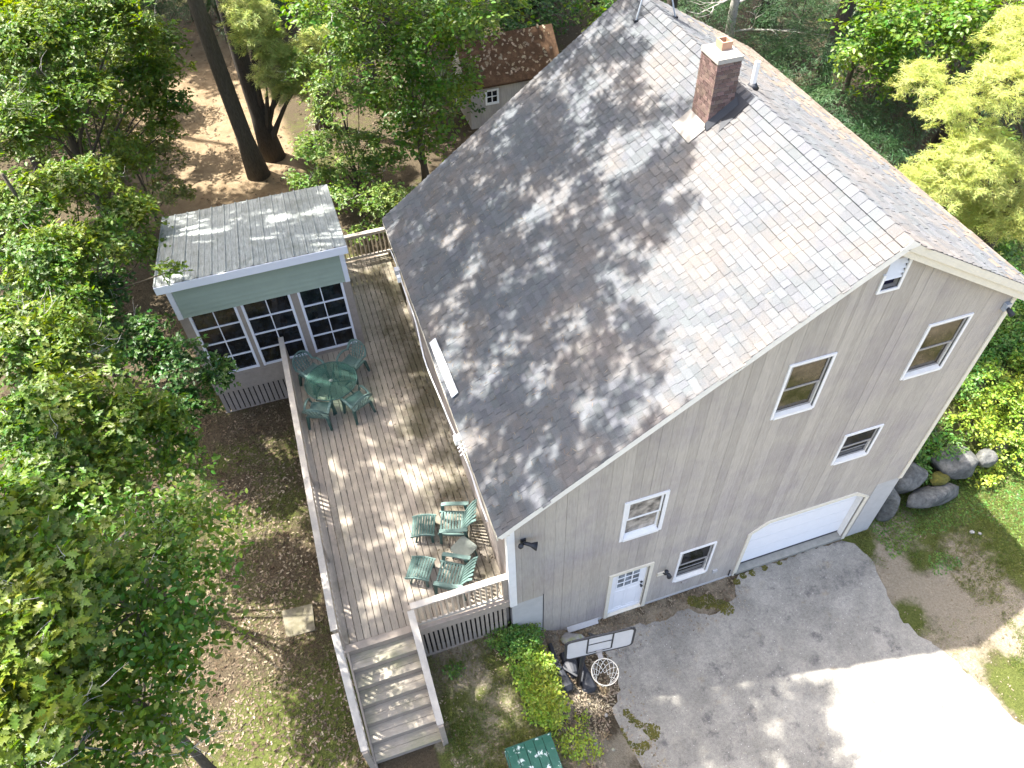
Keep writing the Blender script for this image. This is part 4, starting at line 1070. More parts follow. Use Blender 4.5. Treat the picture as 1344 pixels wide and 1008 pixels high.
lobe([(1.28, -.72, .06, .14), (1.23, -1.0, .10, .18), (1.2, -1.3, .16, .2), (1.2, -1.48, .17, .16), (1.2, -1.54, .1, .08)], .2, 'base_arm')
lobe([(1.0, -.62, .17, .22), (.98, -.9, .17, .24), (.97, -1.1, .11, .2), (.96, -1.18, .05, .1)], .2, 'base_tank')
cb = MB(); cb.bar((.66, -.8, GZh + .22), (1.0, -1.25, GZh + .3), .04, .04); cb.bar((1.24, -.95, GZh + .22), (1.0, -1.3, GZh + .3), .04, .04); cb.build('brace', M['black'], bh_)

# ================================================================ GREEN BIN
gb = thing('storage_box', 'green slatted storage box with flaking paint at the bottom edge of the photo', 'box', (-.48, -2.7, .9))
GR = mat('flaking_green_paint', (.016, .085, .062), .55, noise=.15, nscale=10, color2=(.46, .55, .54), c2scale=5.5, c2lo=.56, c2hi=.6)
GRD = mat('dark_green_paint', (.015, .07, .05), .6, noise=.2)
bx0, bx1, by0, by1 = -.93, -.03, -3.6, -2.36; gz = .9
MB().box(bx0 + .04, bx1 - .04, by0, by1 - .04, gz - .2, gz + .42).build('body', GRD, gb)
nb = 5
def arc(u): return gz + .43 + .10 * math.sin(math.pi * min(max(u, 0), 1)) ** .8
for i in range(nb):
    xa = bx0 + (bx1 - bx0) * i / nb + .006; xb = bx0 + (bx1 - bx0) * (i + 1) / nb - .006
    sg = 8
    m_ = MB()
    for k in range(sg):
        ya_, yb_ = by0 + (by1 - by0) * k / sg, by0 + (by1 - by0) * (k + 1) / sg; u0, u1 = (ya_ - by0) / (by1 - by0), (yb_ - by0) / (by1 - by0)
        za_, zb2 = arc(u0), arc(u1)
        m_.hexa([(xa, ya_, za_ - .02), (xb, ya_, za_ - .02), (xb, yb_, zb2 - .02), (xa, yb_, zb2 - .02), (xa, ya_, za_), (xb, ya_, za_), (xb, yb_, zb2), (xa, yb_, zb2)])
    m_.build('lid_plank', GR, gb)
MB().box(bx0 - .01, bx1 + .01, by1 - .03, by1 + .02, gz + .22, gz + .425).build('lid_edge', GRD, gb)
MB().box(bx0 - .03, bx0 - .0, by0, by1 - .03, gz + .2, gz + .44).build('lid_edge', GR, gb)

# plywood stepping panel in the yard
pz = float(ground(-4.36, 1.67)) + .02
pn = MB(); pn.hexa([(-4.66, 1.36, pz - .02), (-4.05, 1.34, pz - .02), (-4.02, 1.96, pz + .0), (-4.68, 2.0, pz + .0), (-4.66, 1.36, pz + .015), (-4.05, 1.34, pz + .015), (-4.02, 1.96, pz + .035), (-4.68, 2.0, pz + .035)])
tag(pn.build('ground_panel', mat('weathered_plywood', (.11, .10, .065), .95, noise=.3, nscale=6, color2=(.15, .135, .10), c2scale=4)), 'square weathered plywood panel lying on the ground left of the deck', 'panel')

# ================================================================ ROCKS
def rock(name, c, r, label, m, seed, group=None, cat='rock'):
    rg = np.random.default_rng(seed)
    bm = bmesh.new(); bmesh.ops.create_icosphere(bm, subdivisions=3, radius=1)
    dirs = rg.normal(size=(16, 3)); dirs /= np.linalg.norm(dirs, axis=1)[:, None]; off = rg.uniform(.62, .95, 16)
    for v in bm.verts:
        p = np.array(v.co)
        for d, o in zip(dirs, off):
            s = p @ d
            if s > o: p = p - d * (s - o) * .95
        p = p * (1 + .03 * math.sin(p[0] * 7 + seed) * math.cos(p[1] * 6 + p[2] * 5)) + rg.normal(size=3) * .008
        p = p * (1 + .05 * (float(vnoise(p[0] * 3 + seed, p[1] * 3 + p[2] * 2, .6, seed)) - .5)); v.co = p * np.array(r)
    me = bpy.data.meshes.new(name); bm.to_mesh(me); bm.free(); me.materials.append(m)
    me.polygons.foreach_set('use_smooth', [True] * len(me.polygons))
    o = bpy.data.objects.new(name, me); COL.objects.link(o); o.location = c; o.rotation_euler = (rg.uniform(-.2, .2), rg.uniform(-.2, .2), rg.uniform(-.3, .3))
    tag(o, label, cat, group); return o
RG = 'boulders in the retaining bank beside the house'
rock('boulder', (9.78, .34, .42), (.36, .42, .72), 'tall dark boulder leaning against the right end of the foundation', M['stone'], 1, RG)
rock('boulder', (10.6, .66, .62), (.58, .4, .5), 'grey boulder between the house corner and the large round boulder', M['stone'], 2, RG)
rock('boulder', (12.0, .62, .62), (.74, .46, .5), 'largest rounded grey boulder at the right of the bank', M['stone'], 3, RG)
rock('boulder', (11.05, .12, .28), (.9, .32, .32), 'long low boulder at the foot of the bank under the two upper boulders', M['stone'], 4, RG)
rock('boulder', (12.85, .5, .55), (.34, .26, .26), 'small pale boulder at the right end of the bank', M['stone'], 5, RG)
mp = rock('moss_cushion', (11.35, .40, .56), (.32, .2, .12), 'yellow-green moss cushion between the boulders of the bank', M['moss'], 6, None, 'moss')
rock('rock', (1.25, -.33, .12), (.30, .2, .16), 'flat mossy stone against the wall behind the basketball hoop', M['mossrock'], 11)
rock('rock', (1.02, -1.78, .06), (.19, .16, .14), 'pale round stone in the dry leaves in front of the hoop base', M['mossrock'], 12)
rock('rock', (.30, -1.98, .6), (.16, .14, .16), 'bluish stone at the edge of the lime shrub, upper of two', M['stone'], 13)
rock('rock', (.42, -2.2, .5), (.15, .2, .18), 'pale grey stone between the lime shrub and the green box, lower of two', M['mossrock'], 14)
rock('rock', (.35, -.55, .62), (.14, .18, .14), 'small grey stone half hidden behind the green shrub by the foundation', M['stone'], 15)
for i, (x, y, r_) in enumerate([(1.35, -2.05, .05), (.85, -2.6, .05), (1.2, -2.75, .045), (11.6, -.9, .07), (11.75, -1.0, .05), (1.62, -2.42, .05)]):
    labs = ['small pale pebble beside the leaves at the driveway edge, nearest the hoop', 'small white pebble near the green box', 'white pebble at the lower moss patch',
            'larger of two small stones in the grass in front of the boulders', 'smaller of two small stones in the grass in front of the boulders', 'pebble on the asphalt just above the left moss patch']
    rock('pebble', (x, y, float(ground(x, y)) + .02), (r_, r_ * .8, r_ * .6), labs[i], M['mossrock'], 20 + i)

# moss patches on the driveway: lumpy cushions
def moss(name, pts, label, seed):
    rg = np.random.default_rng(seed); m_ = MB(); n = 10
    for (x, y, r_) in pts:
        for q in range(int(120 * r_ / .12)):
            a = rg.uniform(0, 6.28); d = 1.15 * r_ * math.sqrt(rg.uniform(0, 1)); px, py = x + d * math.cos(a), y + d * math.sin(a); rr_ = rg.uniform(.010, .026)
            z = -.09; hh = rr_ * .8
            ring = [(px + rr_ * math.cos(k * 1.0472), py + rr_ * math.sin(k * 1.0472), z) for k in range(6)]
            ring2 = [(px + rr_ * .6 * math.cos(k * 1.0472 + .3), py + rr_ * .6 * math.sin(k * 1.0472 + .3), z + hh * .8) for k in range(6)]
            m_.add(ring + ring2 + [(px, py, z + hh)], [(k, (k + 1) % 6, (k + 1) % 6 + 6, k + 6) for k in range(6)] + [(k + 6, (k + 1) % 6 + 6, 12) for k in range(6)])
    o = m_.build(name, M['moss'], None, True); tag(o, label, 'moss', kind='stuff'); return o
moss('moss_patch', [(4.85, -.62, .14), (4.95, -.72, .14), (4.62, -.42, .16), (4.3, -.3, .12), (4.4, -.38, .12)], 'dark moss at the wall foot below the basement window', 31)
moss('moss_patch', [(1.8, -2.1, .07), (1.85, -2.25, .08), (1.95, -2.4, .08), (2.1, -2.55, .1), (2.2, -2.62, .12), (2.15, -2.7, .1)], 'curved moss patch on the asphalt, upper of two', 32)
moss('moss_patch', [(1.55, -2.45, .08), (1.55, -2.6, .08), (1.62, -2.75, .09), (1.75, -2.85, .1), (1.9, -2.83, .08)], 'curved moss patch on the asphalt edge, lower of two', 33)
moss('moss_patch', [(5.7, -.12, .07), (5.95, -.12, .07), (6.3, -.1, .06), (6.7, -.1, .05), (5.5, -.2, .07)], 'thin moss strip along the foot of the garage door', 34)

# ================================================================ SHED
sh = thing('shed', 'small garden shed with brown needle-covered roof and white four-pane window', 'shed', (6.8, 20, 1.2))
S0x, S1x, S0y, S1y = 4.75, 8.3, 19.3, 21.6
MB().box(S0x, S1x, S0y + .02, S1y, 1.0, 2.9).build('wall', M['siding'], sh)
x = S0x
while x < S1x - .05:
    MB().box(x + .004, min(x + .2, S1x), S0y - .0, S0y + .019, 1.0, 2.88).build('siding_board', M['siding'], sh); x += .204
shr = mat('needle_covered_roof', (.05, .028, .015), .98, noise=.4, nscale=16, bump=.6, bscale=30, color2=(.085, .05, .028), c2scale=3)
yr = 20.5; zr = 4.15
MB().hexa([(S0x - .12, S0y - .18, 2.83), (S1x + .12, S0y - .18, 2.83), (S1x + .12, yr, zr - .06), (S0x - .12, yr, zr - .06), (S0x - .12, S0y - .18, 2.9), (S1x + .12, S0y - .18, 2.9), (S1x + .12, yr, zr), (S0x - .12, yr, zr)]).build('roof', shr, sh)
MB().hexa([(S0x - .12, yr + .001, zr - .06), (S1x + .12, yr + .001, zr - .06), (S1x + .12, S1y + .2, 2.83), (S0x - .12, S1y + .2, 2.83), (S0x - .12, yr + .001, zr), (S1x + .12, yr + .001, zr), (S1x + .12, S1y + .2, 2.9), (S0x - .12, S1y + .2, 2.9)]).build('roof', shr, sh)
MB().prism([(S0y + .02, 2.9), (S1y, 2.9), (yr, zr - .08)], 'x', S0x, S0x + .05).build('gable', M['siding'], sh)
f = MB(); wx0, wx1, wz0, wz1 = 5.35, 5.88, 2.08, 2.68
f.box(wx0, wx0 + .07, S0y - .04, S0y - .001, wz0, wz1); f.box(wx1 - .07, wx1, S0y - .04, S0y - .001, wz0, wz1); f.box(wx0 + .07, wx1 - .07, S0y - .04, S0y - .001, wz0, wz0 + .09); f.box(wx0 + .07, wx1 - .07, S0y - .04, S0y - .001, wz1 - .07, wz1)
f.box((wx0 + wx1) / 2 - .015, (wx0 + wx1) / 2 + .015, S0y - .035, S0y - .012, wz0 + .09, wz1 - .07); f.box(wx0 + .07, wx1 - .07, S0y - .034, S0y - .013, 2.38, 2.41)
fw = f.build('window', M['white'], sh)
for i in range(2):
    for j in range(2):
        a = wx0 + .07 + i * .195 + .003; b = a + .185; c0 = wz0 + .09 + j * .225; MB().box(a, b, S0y - .01, S0y - .004, c0, c0 + .2).build('pane', M['glass_dark'], fw)

# ================================================================ FOLIAGE
def leaf_template(kind):
    """returns V (k,3) with x along the leaf 0..1, and F (tris)"""
    if kind == 'oak':
        h = [(.0, .015), (.16, .10), (.27, .24), (.34, .11), (.5, .31), (.57, .12), (.72, .27), (.80, .10), (1., .0)]
    elif kind == 'oakmid':
        h = [(.0, .02), (.28, .25), (.38, .11), (.62, .29), (.72, .11), (1., .0)]
    elif kind == 'beech':
        h = [(.0, .0), (.3, .24), (.65, .24), (1., .0)]
    elif kind == 'needle':
        h = [(.0, .02), (.5, .045), (1., .0)]
    elif kind == 'quad':
        h = [(.0, .0), (.45, .3), (1., .0)]
    V = []; F = []
    for i, (x, w) in enumerate(h):
        V += [(x, 0, -.03 * math.sin(math.pi * x) - .10 * x * x), (x, w, .10 * w), (x, -w, .10 * w)]
    for i in range(len(h) - 1):
        a = i * 3; b = a + 3
        if h[i][1] == 0: F += [(a, b, b + 1), (a, b + 2, b)]
        elif h[i + 1][1] == 0: F += [(a, b, a + 1), (a, a + 2, b)]
        else: F += [(a, b, b + 1), (a, b + 1, a + 1), (a, a + 2, b + 2), (a, b + 2, b)]
    return np.array(V, float), np.array(F, int)
def norm(a): return a / (np.linalg.norm(a, axis=1)[:, None] + 1e-9)
def place_leaves(name, P, D, Nn, S, kind, m, parent):
    """P positions, D directions, Nn normals, S sizes"""
    V0, F0 = leaf_template(kind); n = len(P); k = len(V0)
    D = norm(D); Y = norm(np.cross(Nn, D)); Z = np.cross(D, Y)
    V = P[:, None, :] + S[:, None, None] * (V0[None, :, 0:1] * D[:, None, :] + V0[None, :, 1:2] * Y[:, None, :] + V0[None, :, 2:3] * Z[:, None, :])
    F = (F0[None] + (np.arange(n) * k)[:, None, None]).reshape(-1, 3)
    rnd = np.repeat(rng.random(n), k)
    return np_mesh(name, V.reshape(-1, 3), F, m, parent, rnd)
def spray_leaves(C, mode, leaf, per, spread, up=.75, droop=0.0, out=None):
    """for each spray centre C make per leaves. mode whorl: leaves radiate; flat: alternate along a twig."""
    n = len(C); out = norm(rng.normal(size=(n, 3)) * [1, 1, .35] if out is None else out)
    Nn = norm(np.array([0, 0, up]) + rng.normal(size=(n, 3)) * .35 + out * .25)
    P = []; D = []; NN = []; S = []
    X = norm(out - Nn * np.sum(out * Nn, 1)[:, None]); Y = np.cross(Nn, X)
    for i in range(per):
        if mode == 'whorl':
            a = rng.uniform(0, 2 * np.pi, n); r = spread * np.sqrt(rng.random(n))
            sub = np.floor(rng.random(n) * 4) ; ca = sub * 1.57 + .6
            off = X * (np.cos(ca) * spread * .7 * (sub > 0))[:, None] + Y * (np.sin(ca) * spread * .7 * (sub > 0))[:, None]
            d = X * np.cos(a)[:, None] + Y * np.sin(a)[:, None] + Nn * rng.uniform(-.35, .35, n)[:, None]
            P.append(C + off + d * leaf * .12 + rng.normal(size=(n, 3)) * leaf * .15); D.append(d)
        else:
            t = (i // 2) / max(1, per // 2); s = 1 if i % 2 else -1
            br = rng.integers(-1, 2, n)[:, None]
            ax = norm(X + Y * br * .7)
            a = R(52) * s; ay = np.cross(Nn, ax)
            d = ax * math.cos(a) + ay * math.sin(a) + Nn * (rng.uniform(-.2, .2, n) - droop)[:, None]
            P.append(C + ax * (t * spread * 2.0) - Nn * (droop * t * t * spread) + rng.normal(size=(n, 3)) * leaf * .1); D.append(d)
        NN.append(Nn + rng.normal(size=(n, 3)) * .38); S.append(leaf * rng.uniform(.45, 1.25, n))
    return np.concatenate(P), np.concatenate(D), norm(np.concatenate(NN)), np.concatenate(S)
def blob_points(blobs, dens, hollow=.35):
    """sample spray centres in ellipsoids, biased to the outer, upper shell; also outward directions"""
    C = []; O = []
    for (x, y, z, r) in blobs:
        n = max(6, int(dens * r ** 2.3))
        d = norm(rng.normal(size=(n, 3))); d[:, 2] = np.where(d[:, 2] < -.35, -d[:, 2], d[:, 2])
        rad = r * (hollow + (1 - hollow) * rng.random(n) ** .6) * (1 + .22 * np.sin(d[:, 0] * 5 + x * 3) * np.cos(d[:, 1] * 4 + y))
        C.append(np.array([x, y, z]) + d * rad[:, None] * [1, 1, .72]); O.append(d)
    return np.concatenate(C), np.concatenate(O)
def branchy(mb, base, blobs, r0, C=None, ntw=60, twr=.008):
    """limbs from the trunk axis to every blob, twigs from blob hearts to sprays"""
    for (x, y, z, r) in blobs:
        zs = max(base.z + .25 * (z - base.z), z - 2.0 - r); a = Vector((base.x, base.y, zs)) if r0 else Vector((base.x, base.y, base.z + .2))
        e = Vector((x, y, z)); mid = a.lerp(e, .5) + Vector((random.uniform(-.2, .2), random.uniform(-.2, .2), .25))
        mb.tube([a, a.lerp(mid, .5), mid, e], [max(.02, r0 * .35), max(.018, r0 * .28), max(.014, r0 * .2), .012], 5, False)
    if C is not None:
        bl = np.array([b[:3] for b in blobs])
        for i in rng.integers(0, len(C), ntw):
            c = C[i]; j = np.argmin(np.sum((bl - c) ** 2, 1)); a = Vector(bl[j]) ; b = Vector(c)
            a = a.lerp(b, .15); m_ = a.lerp(b, .5) + Vector((random.uniform(-.1, .1), random.uniform(-.1, .1), random.uniform(-.05, .08)))
            mb.tube([a, m_, b], [twr * 1.5, twr, twr * .5], 3, False)

def twig(mb, p, d, L_, r_, lev):
    pts = [p]; dd = d.copy()
    for k in range(4):
        dd = (dd + Vector((random.uniform(-.3, .3), random.uniform(-.3, .3), random.uniform(-.15, .15)))).normalized(); pts.append(pts[-1] + dd * L_ / 4)
    mb.tube(pts, [r_ * (1 - .2 * i) for i in range(5)], 5, False)
    if lev:
        for k in (1, 2, 3, 4):
            nd = (dd + Vector((random.uniform(-1, 1), random.uniform(-1, 1), random.uniform(-.4, .5)))).normalized(); twig(mb, pts[k], nd, L_ * .55, r_ * .5, lev - 1)

def tree(name, label, cat, base, height, r0, blobs, style, group=None, lean=(0, 0), bark='bark', dens=60, bare=False):
    bx, by = base; bz = float(ground(bx, by)) - .1
    t = thing(name, label, cat, (bx, by, bz), group)
    tr = MB(); n = 12; pts = []; rs = []
    for i in range(n + 1):
        f = i / n; pts.append((bx + lean[0] * f + .12 * math.sin(f * 5 + bx) * (height / 12), by + lean[1] * f + .10 * math.sin(f * 4 + by) * (height / 12), bz + height * f))
        rs.append(r0 * (1 + .45 * math.exp(-f * height / .35)) * (1 - .72 * f))
    tr.tube(pts, rs, 14)
    S = STY[style]; C, O = blob_points(blobs, dens * S.get('dm', 1)) if blobs else (None, None)
    tb_ = Vector((bx, by, bz))
    trunk = tr.build('trunk', M[bark], t, True)
    if blobs:
        br = MB(); branchy(br, tb_, blobs, r0, C, ntw=int(14 * len(blobs)))
        br.build('branch', M[bark if not bare else 'deadwood'], t)
        if style in ('oaknear', 'oak', 'oakdark', 'beech', 'lightm', 'mid') and dens > 75:
            tw = MB(); hearts = np.array([b[:3] for b in blobs])
            for i in rng.integers(0, len(C), 5 * len(blobs)):
                c = C[i]; h_ = hearts[np.argmin(np.sum((hearts - c) ** 2, 1))]; a_ = Vector(h_).lerp(Vector(c), .45); b2 = Vector(h_).lerp(Vector(c), 1.12)
                twig(tw, a_, (b2 - a_).normalized(), (b2 - a_).length, .011, 1)
            tag(tw.build('bare_twig', M['deadwood'], t), kind='stuff')
        P, D, NN, SZ = spray_leaves(C, S['mode'], S['leaf'], S['per'], S['spread'], out=O, droop=S.get('droop', 0))
        place_leaves('crown', P, D, NN, SZ, S['t'], M[S['m']], t)
    return t
STY = {
 'oaknear': dict(mode='whorl', leaf=.165, per=18, spread=.22, t='oak', m='oak'),
 'oak': dict(mode='whorl', leaf=.14, dm=1.3, per=18, spread=.22, t='oakmid', m='oak'),
 'oakdark': dict(mode='whorl', leaf=.14, dm=1.2, per=18, spread=.22, t='oakmid', m='oakdark'),
 'beech': dict(mode='flat', leaf=.105, per=20, spread=.26, t='beech', m='beech'),
 'pale': dict(mode='whorl', leaf=.14, per=14, spread=.2, t='oakmid', m='pale'),
 'decid': dict(mode='flat', leaf=.15, per=16, spread=.3, t='beech', m='beech'),
 'mid': dict(mode='flat', leaf=.15, per=16, spread=.3, t='beech', m='beech'),
 'lightm': dict(mode='whorl', leaf=.13, per=14, spread=.22, t='oakmid', m='lightgreen'),
 'pine': dict(mode='whorl', leaf=.15, per=60, spread=.13, t='needle', m='pine', dm=1.3),
 'pinebright': dict(mode='whorl', leaf=.105, per=60, spread=.15, t='needle', m='pinebright', dm=1.9),
 'hemlock': dict(mode='flat', leaf=.15, per=26, spread=.3, t='needle', m='hemlock', dm=2.2, droop=.25),
}
L1 = [(-6.16, -0.22, 8.8, 0.8), (-5.61, -0.93, 8.6, 0.8), (-6.23, -1.59, 8.4, 0.9), (-6.32, -2.52, 8.2, 0.9), (-6.1, -1.69, 7.6, 0.7)]
L2 = [(-4.96, 0.08, 7.2, 0.8), (-5.3, -0.86, 7.4, 0.9), (-5.09, -1.32, 6.8, 0.6), (-5.39, -1.94, 6.8, 0.65), (-5.83, -1.25, 7.0, 0.8), (-5.88, -2.38, 6.6, 0.8), (-4.82, 1.05, 6.2, 0.5), (-5.14, 1.93, 6.2, 0.6), (-5.68, 0.33, 7.2, 0.8), (-6.24, -2.37, 7.0, 0.9)]
L3 = [(-6.57, 2.63, 7.6, 0.9), (-5.8, 2.85, 7.0, 0.9), (-6.59, 4.58, 7.0, 0.9), (-5.41, 3.22, 6.4, 0.7), (-7.31, 5.23, 7.2, 1.0), (-6.0, 1.67, 7.0, 0.8), (-5.24, 3.26, 5.6, 0.45), (-6.48, 1.42, 7.6, 0.8)]
L4 = [(-5.54, 6.55, 4.6, 0.7), (-4.78, 6.56, 4.0, 0.5), (-6.23, 7.22, 4.9, 0.8), (-5.53, 5.81, 4.0, 0.6), (-7.19, 8.76, 5.0, 0.9)]
L5 = [(-7.52, 8.54, 6.4, 1.0), (-6.63, 9.28, 6.0, 0.9), (-6.13, 11.03, 5.6, 0.8), (-8.04, 10.44, 6.6, 1.1), (-7.13, 11.67, 6.2, 1.0), (-5.93, 10.08, 5.2, 0.5), (-5.1, 7.85, 6.1, 0.3), (-7.19, 7.61, 6.0, 0.8)]
L6 = [(-6.0, 17.0, 3.8, 0.9), (-6.6, 14.4, 3.6, .8), (-5.6, 15.4, 3.2, .55), (-6.5, 17.63, 3.5, 0.9), (-7.41, 15.6, 4.0, 0.8), (-6.05, 16.14, 3.2, 0.5), (-7.0, 18.13, 4.0, 0.7)]
L7 = [(-7.28, 15.73, 8.0, 1.5), (-5.82, 17.32, 7.5, 1.2), (-5.78, 17.19, 6.0, 1.0), (-5.65, 16.48, 5.5, 0.7), (-6.93, 14.68, 7.0, 1.2), (-8.12, 13.54, 7.0, 1.3), (-8.23, 16.1, 8.0, 1.5), (-6.22, 17.26, 8.0, 1.5), (-8.6, 19.5, 6, 1.6), (-9.5, 16.5, 5.5, 1.6), (-10, 22, 6, 1.8), (-8.3, 22.5, 5, 1.4), (-7.6, 19.0, 5.0, 1.1), (-5.0, 18.0, 6.6, 1.0), (-5.2, 17.0, 5.2, .8), (-5.1, 18.6, 5.6, .8), (-6.2, 21.5, 5.0, 1.2), (-6.9, 25.0, 4.0, 1.4), (-5.3, 17.0, 6.2, .8), (-5.4, 16.0, 5.0, .6), (-6.4, 15.0, 5.0, .9), (-8.6, 17.5, 5.6, 1.2)]
M1 = [(1.13, 16.89, 7.0, 1.3), (2.59, 15.22, 7.0, 1.3), (3.89, 15.92, 6.5, 1.0), (2.81, 14.91, 5.5, 1.0), (1.83, 14.92, 5.2, 1.0), (1.15, 15.5, 6.0, 1.2), (0.14, 15.25, 8.0, 1.2), (2.28, 14.86, 4.0, 0.8), (1.22, 15.02, 4.0, 0.7), (3.63, 13.86, 8.0, 1.2)]
M2 = [(-0.51, 15.7, 5.5, 0.8), (0.32, 15.5, 5.2, 0.7), (-0.66, 15.26, 4.0, 0.7), (0.27, 15.27, 3.8, 0.6), (-1.38, 16.11, 3.4, 0.6), (0.21, 16.64, 6.0, 0.8), (-.1, 15.2, 3.0, .8), (-1.0, 15.6, 2.6, .7), (.8, 15.0, 3.2, .8), (-.9, 17.2, 5.6, .7), (.3, 14.6, 2.0, .7), (-1.29, 15.31, 4, .7), (-1.95, 14.93, 3, .6), (-.93, 14.1, 2.8, .7), (.13, 13.7, 2.8, .7), (-.46, 13.25, 2.0, .5), (.9, 13.4, 2.8, .6), (-.6, 15.2, 5, .7), (.45, 12.9, 2.2, .5)]
R1 = [(12.77, 6.91, 7.5, 0.7), (12.81, 5.77, 7.3, 0.8), (11.98, 5.18, 5.8, 0.7), (11.91, 4.43, 6.5, 0.9), (12.39, 4.08, 7.0, 1.1), (12.57, 4.55, 8.5, 1.0), (13.41, 5.3, 9.0, 1.0), (13.22, 3.46, 6.0, 1.0), (12.93, 3.84, 5.6, 0.9)]
R2 = [(13.87, 12.74, 5.0, 1.3), (13.17, 13.84, 5.0, 1.0), (14.03, 10.66, 4.5, 1.1), (13.91, 9.24, 4.3, 0.9), (13.6, 12.28, 4.0, 0.9), (13.96, 8.54, 4.2, 0.8), (15.3, 9.52, 4.6, 0.8)]
R3 = [(14.34, 10.59, 7.0, 1.2), (14.72, 9.44, 7.0, 1.2), (14.33, 10.39, 6.0, 1.0), (14.61, 8.98, 8.0, 1.3), (15.07, 7.86, 8.0, 1.3), (15.34, 10.09, 5.5, 0.9), (14.55, 6.89, 9.0, 1.3)]
S_ = [(13.56, 1.01, 1.6, 0.6), (13.54, 1.91, 1.8, 0.6), (11.82, 1.11, 1.6, 0.5), (12.93, 0.4, 1.3, 0.4), (14.09, 2.95, 2.0, 0.7), (15.33, 3.11, 2.0, 0.8), (15.89, 4.3, 2.2, 0.9), (11.01, 0.93, 1.5, 0.35)]
P1 = [(-1.6, 18.2, 5.37, 0.9), (-1.98, 18.2, 6.17, 0.9), (-0.98, 18.4, 4.79, 0.8), (-1.61, 18.2, 4.35, 0.6), (-2.1, 18.2, 6.99, 0.9), (-0.27, 18.6, 5.59, 0.8), (-2.21, 18.0, 4.95, 0.5)]
GT = 'broadleaf trees crowding the left of the deck'
tree('oak_tree', 'oak with large lobed leaves at the lower left, nearest the viewer', 'tree', (-7.6, -1.8), 8.6, .13, L1, 'oaknear', GT, dens=120)
tree('beech_tree', 'small-leaved beech left of the stairs and the plywood panel', 'tree', (-6.3, -.9), 7.0, .09, L2, 'beech', GT, dens=125)
tree('oak_tree', 'oak left of the middle of the deck railing', 'tree', (-7.2, 3.2), 7.4, .12, L3, 'oak', GT, dens=125)
tree('oak_tree', 'low dark oak reaching in front of the sunroom windows', 'tree', (-7.0, 7.1), 5.0, .08, L4, 'oakdark', GT, dens=130)
tree('oak_tree', 'oak overhanging the left edge of the sunroom roof', 'tree', (-7.9, 10.2), 6.6, .12, L5, 'oak', GT, dens=115)
tree('oak_sapling', 'yellowish young oak beside the sandy path behind the sunroom', 'tree', (-6.9, 17.3), 3.8, .05, L6, 'pale', None, dens=85)
tree('oak_tree', 'spreading oak at the top left corner of the photo', 'tree', (-8.2, 17.2), 9, .16, L7, 'oak', None, dens=80)
tree('maple_tree', 'dark green leafy tree left of the shed behind the house', 'tree', (2.2, 16.6), 8, .12, M1, 'mid', None, dens=80)
tree('maple_sapling', 'light green sapling between the big trunks and the dark leafy tree', 'tree', (-.2, 16.3), 5.6, .05, M2, 'lightm', None, dens=105, bark='bark2')
tree('tall_trunk_tree', 'tall bare leaning trunk rising right behind the sunroom roof', 'tree', (-3.42, 19.0), 20, .30, [], 'oak', None)
tree('pine_tree', 'tall pine with pale needle tufts, right of the bare leaning trunk', 'tree', (-2.62, 19.9), 21, .32, P1, 'pine', None, dens=130, bark='bark2')
tree('pine_tree', 'brilliant yellow-green pine beyond the right eave of the house', 'tree', (14.6, 4.6), 10, .2, R1, 'pinebright', None, dens=120, bark='bark2')
tree('hemlock_tree', 'dark feathery hemlock behind the right slope of the roof', 'tree', (14.6, 11.2), 7, .14, R2, 'hemlock', None, dens=62, bark='bark2')
tree('beech_tree', 'green leafy tree at the top right above the dark hemlock', 'tree', (16.2, 9.4), 9.5, .16, R3, 'decid', None, dens=58)

# shrubs by the right bank and the lime shrub by the foundation
def shrub(name, label, blobs, kind, leaf, m, dens, per=14, group=None, tpl='beech'):
    b = blobs[0]; bz = float(ground(b[0], b[1]))
    t = thing(name, label, 'shrub', (b[0], b[1], bz), group)
    C, O = blob_points(blobs, dens, .15)
    C[:, 2] = np.maximum(C[:, 2], ground(C[:, 0], C[:, 1]) + .05)
    P, D, NN, SZ = spray_leaves(C, kind, leaf, per, leaf * 1.6, out=O)
    place_leaves('foliage', P, D, NN, SZ, tpl, M[m], t)
    st_ = MB()
    for i in rng.integers(0, len(C), 25):
        c = Vector(C[i]); g = Vector((c.x * .6 + b[0] * .4, c.y * .6 + b[1] * .4, float(ground(c.x, c.y)) - .02)); st_.tube([g, g.lerp(c, .5) + Vector((.03, .02, .0)), c], [.01, .008, .004], 4, False)
    st_.build('stem', M['twig'], t)
    return t
SG = 'shrubs on the bank right of the house'
labs = ['bright shrub right of the large round boulder', 'bright shrub behind the large round boulder', 'green shrub spilling over the top of the middle boulder', 'low pale shrub beside the small boulder',
        'bushy shrub below the right corner of the gable', 'leafy shrub at the right edge of the photo', 'uppermost dark shrub under the bright pine', 'small fern-like shrub between the boulder and the house corner']
for i, b in enumerate(S_):
    g = float(ground(b[0], b[1]))
    shrub('shrub', labs[i], [(b[0], b[1], g + b[3] * .5, b[3] * 1.1), (b[0] + .4 * b[3], b[1] + .5 * b[3], g + b[3] * .3, b[3] * .9)], 'flat', .095, 'shrub' if i in (0, 1, 3) else 'shrub2', 210, group=SG)
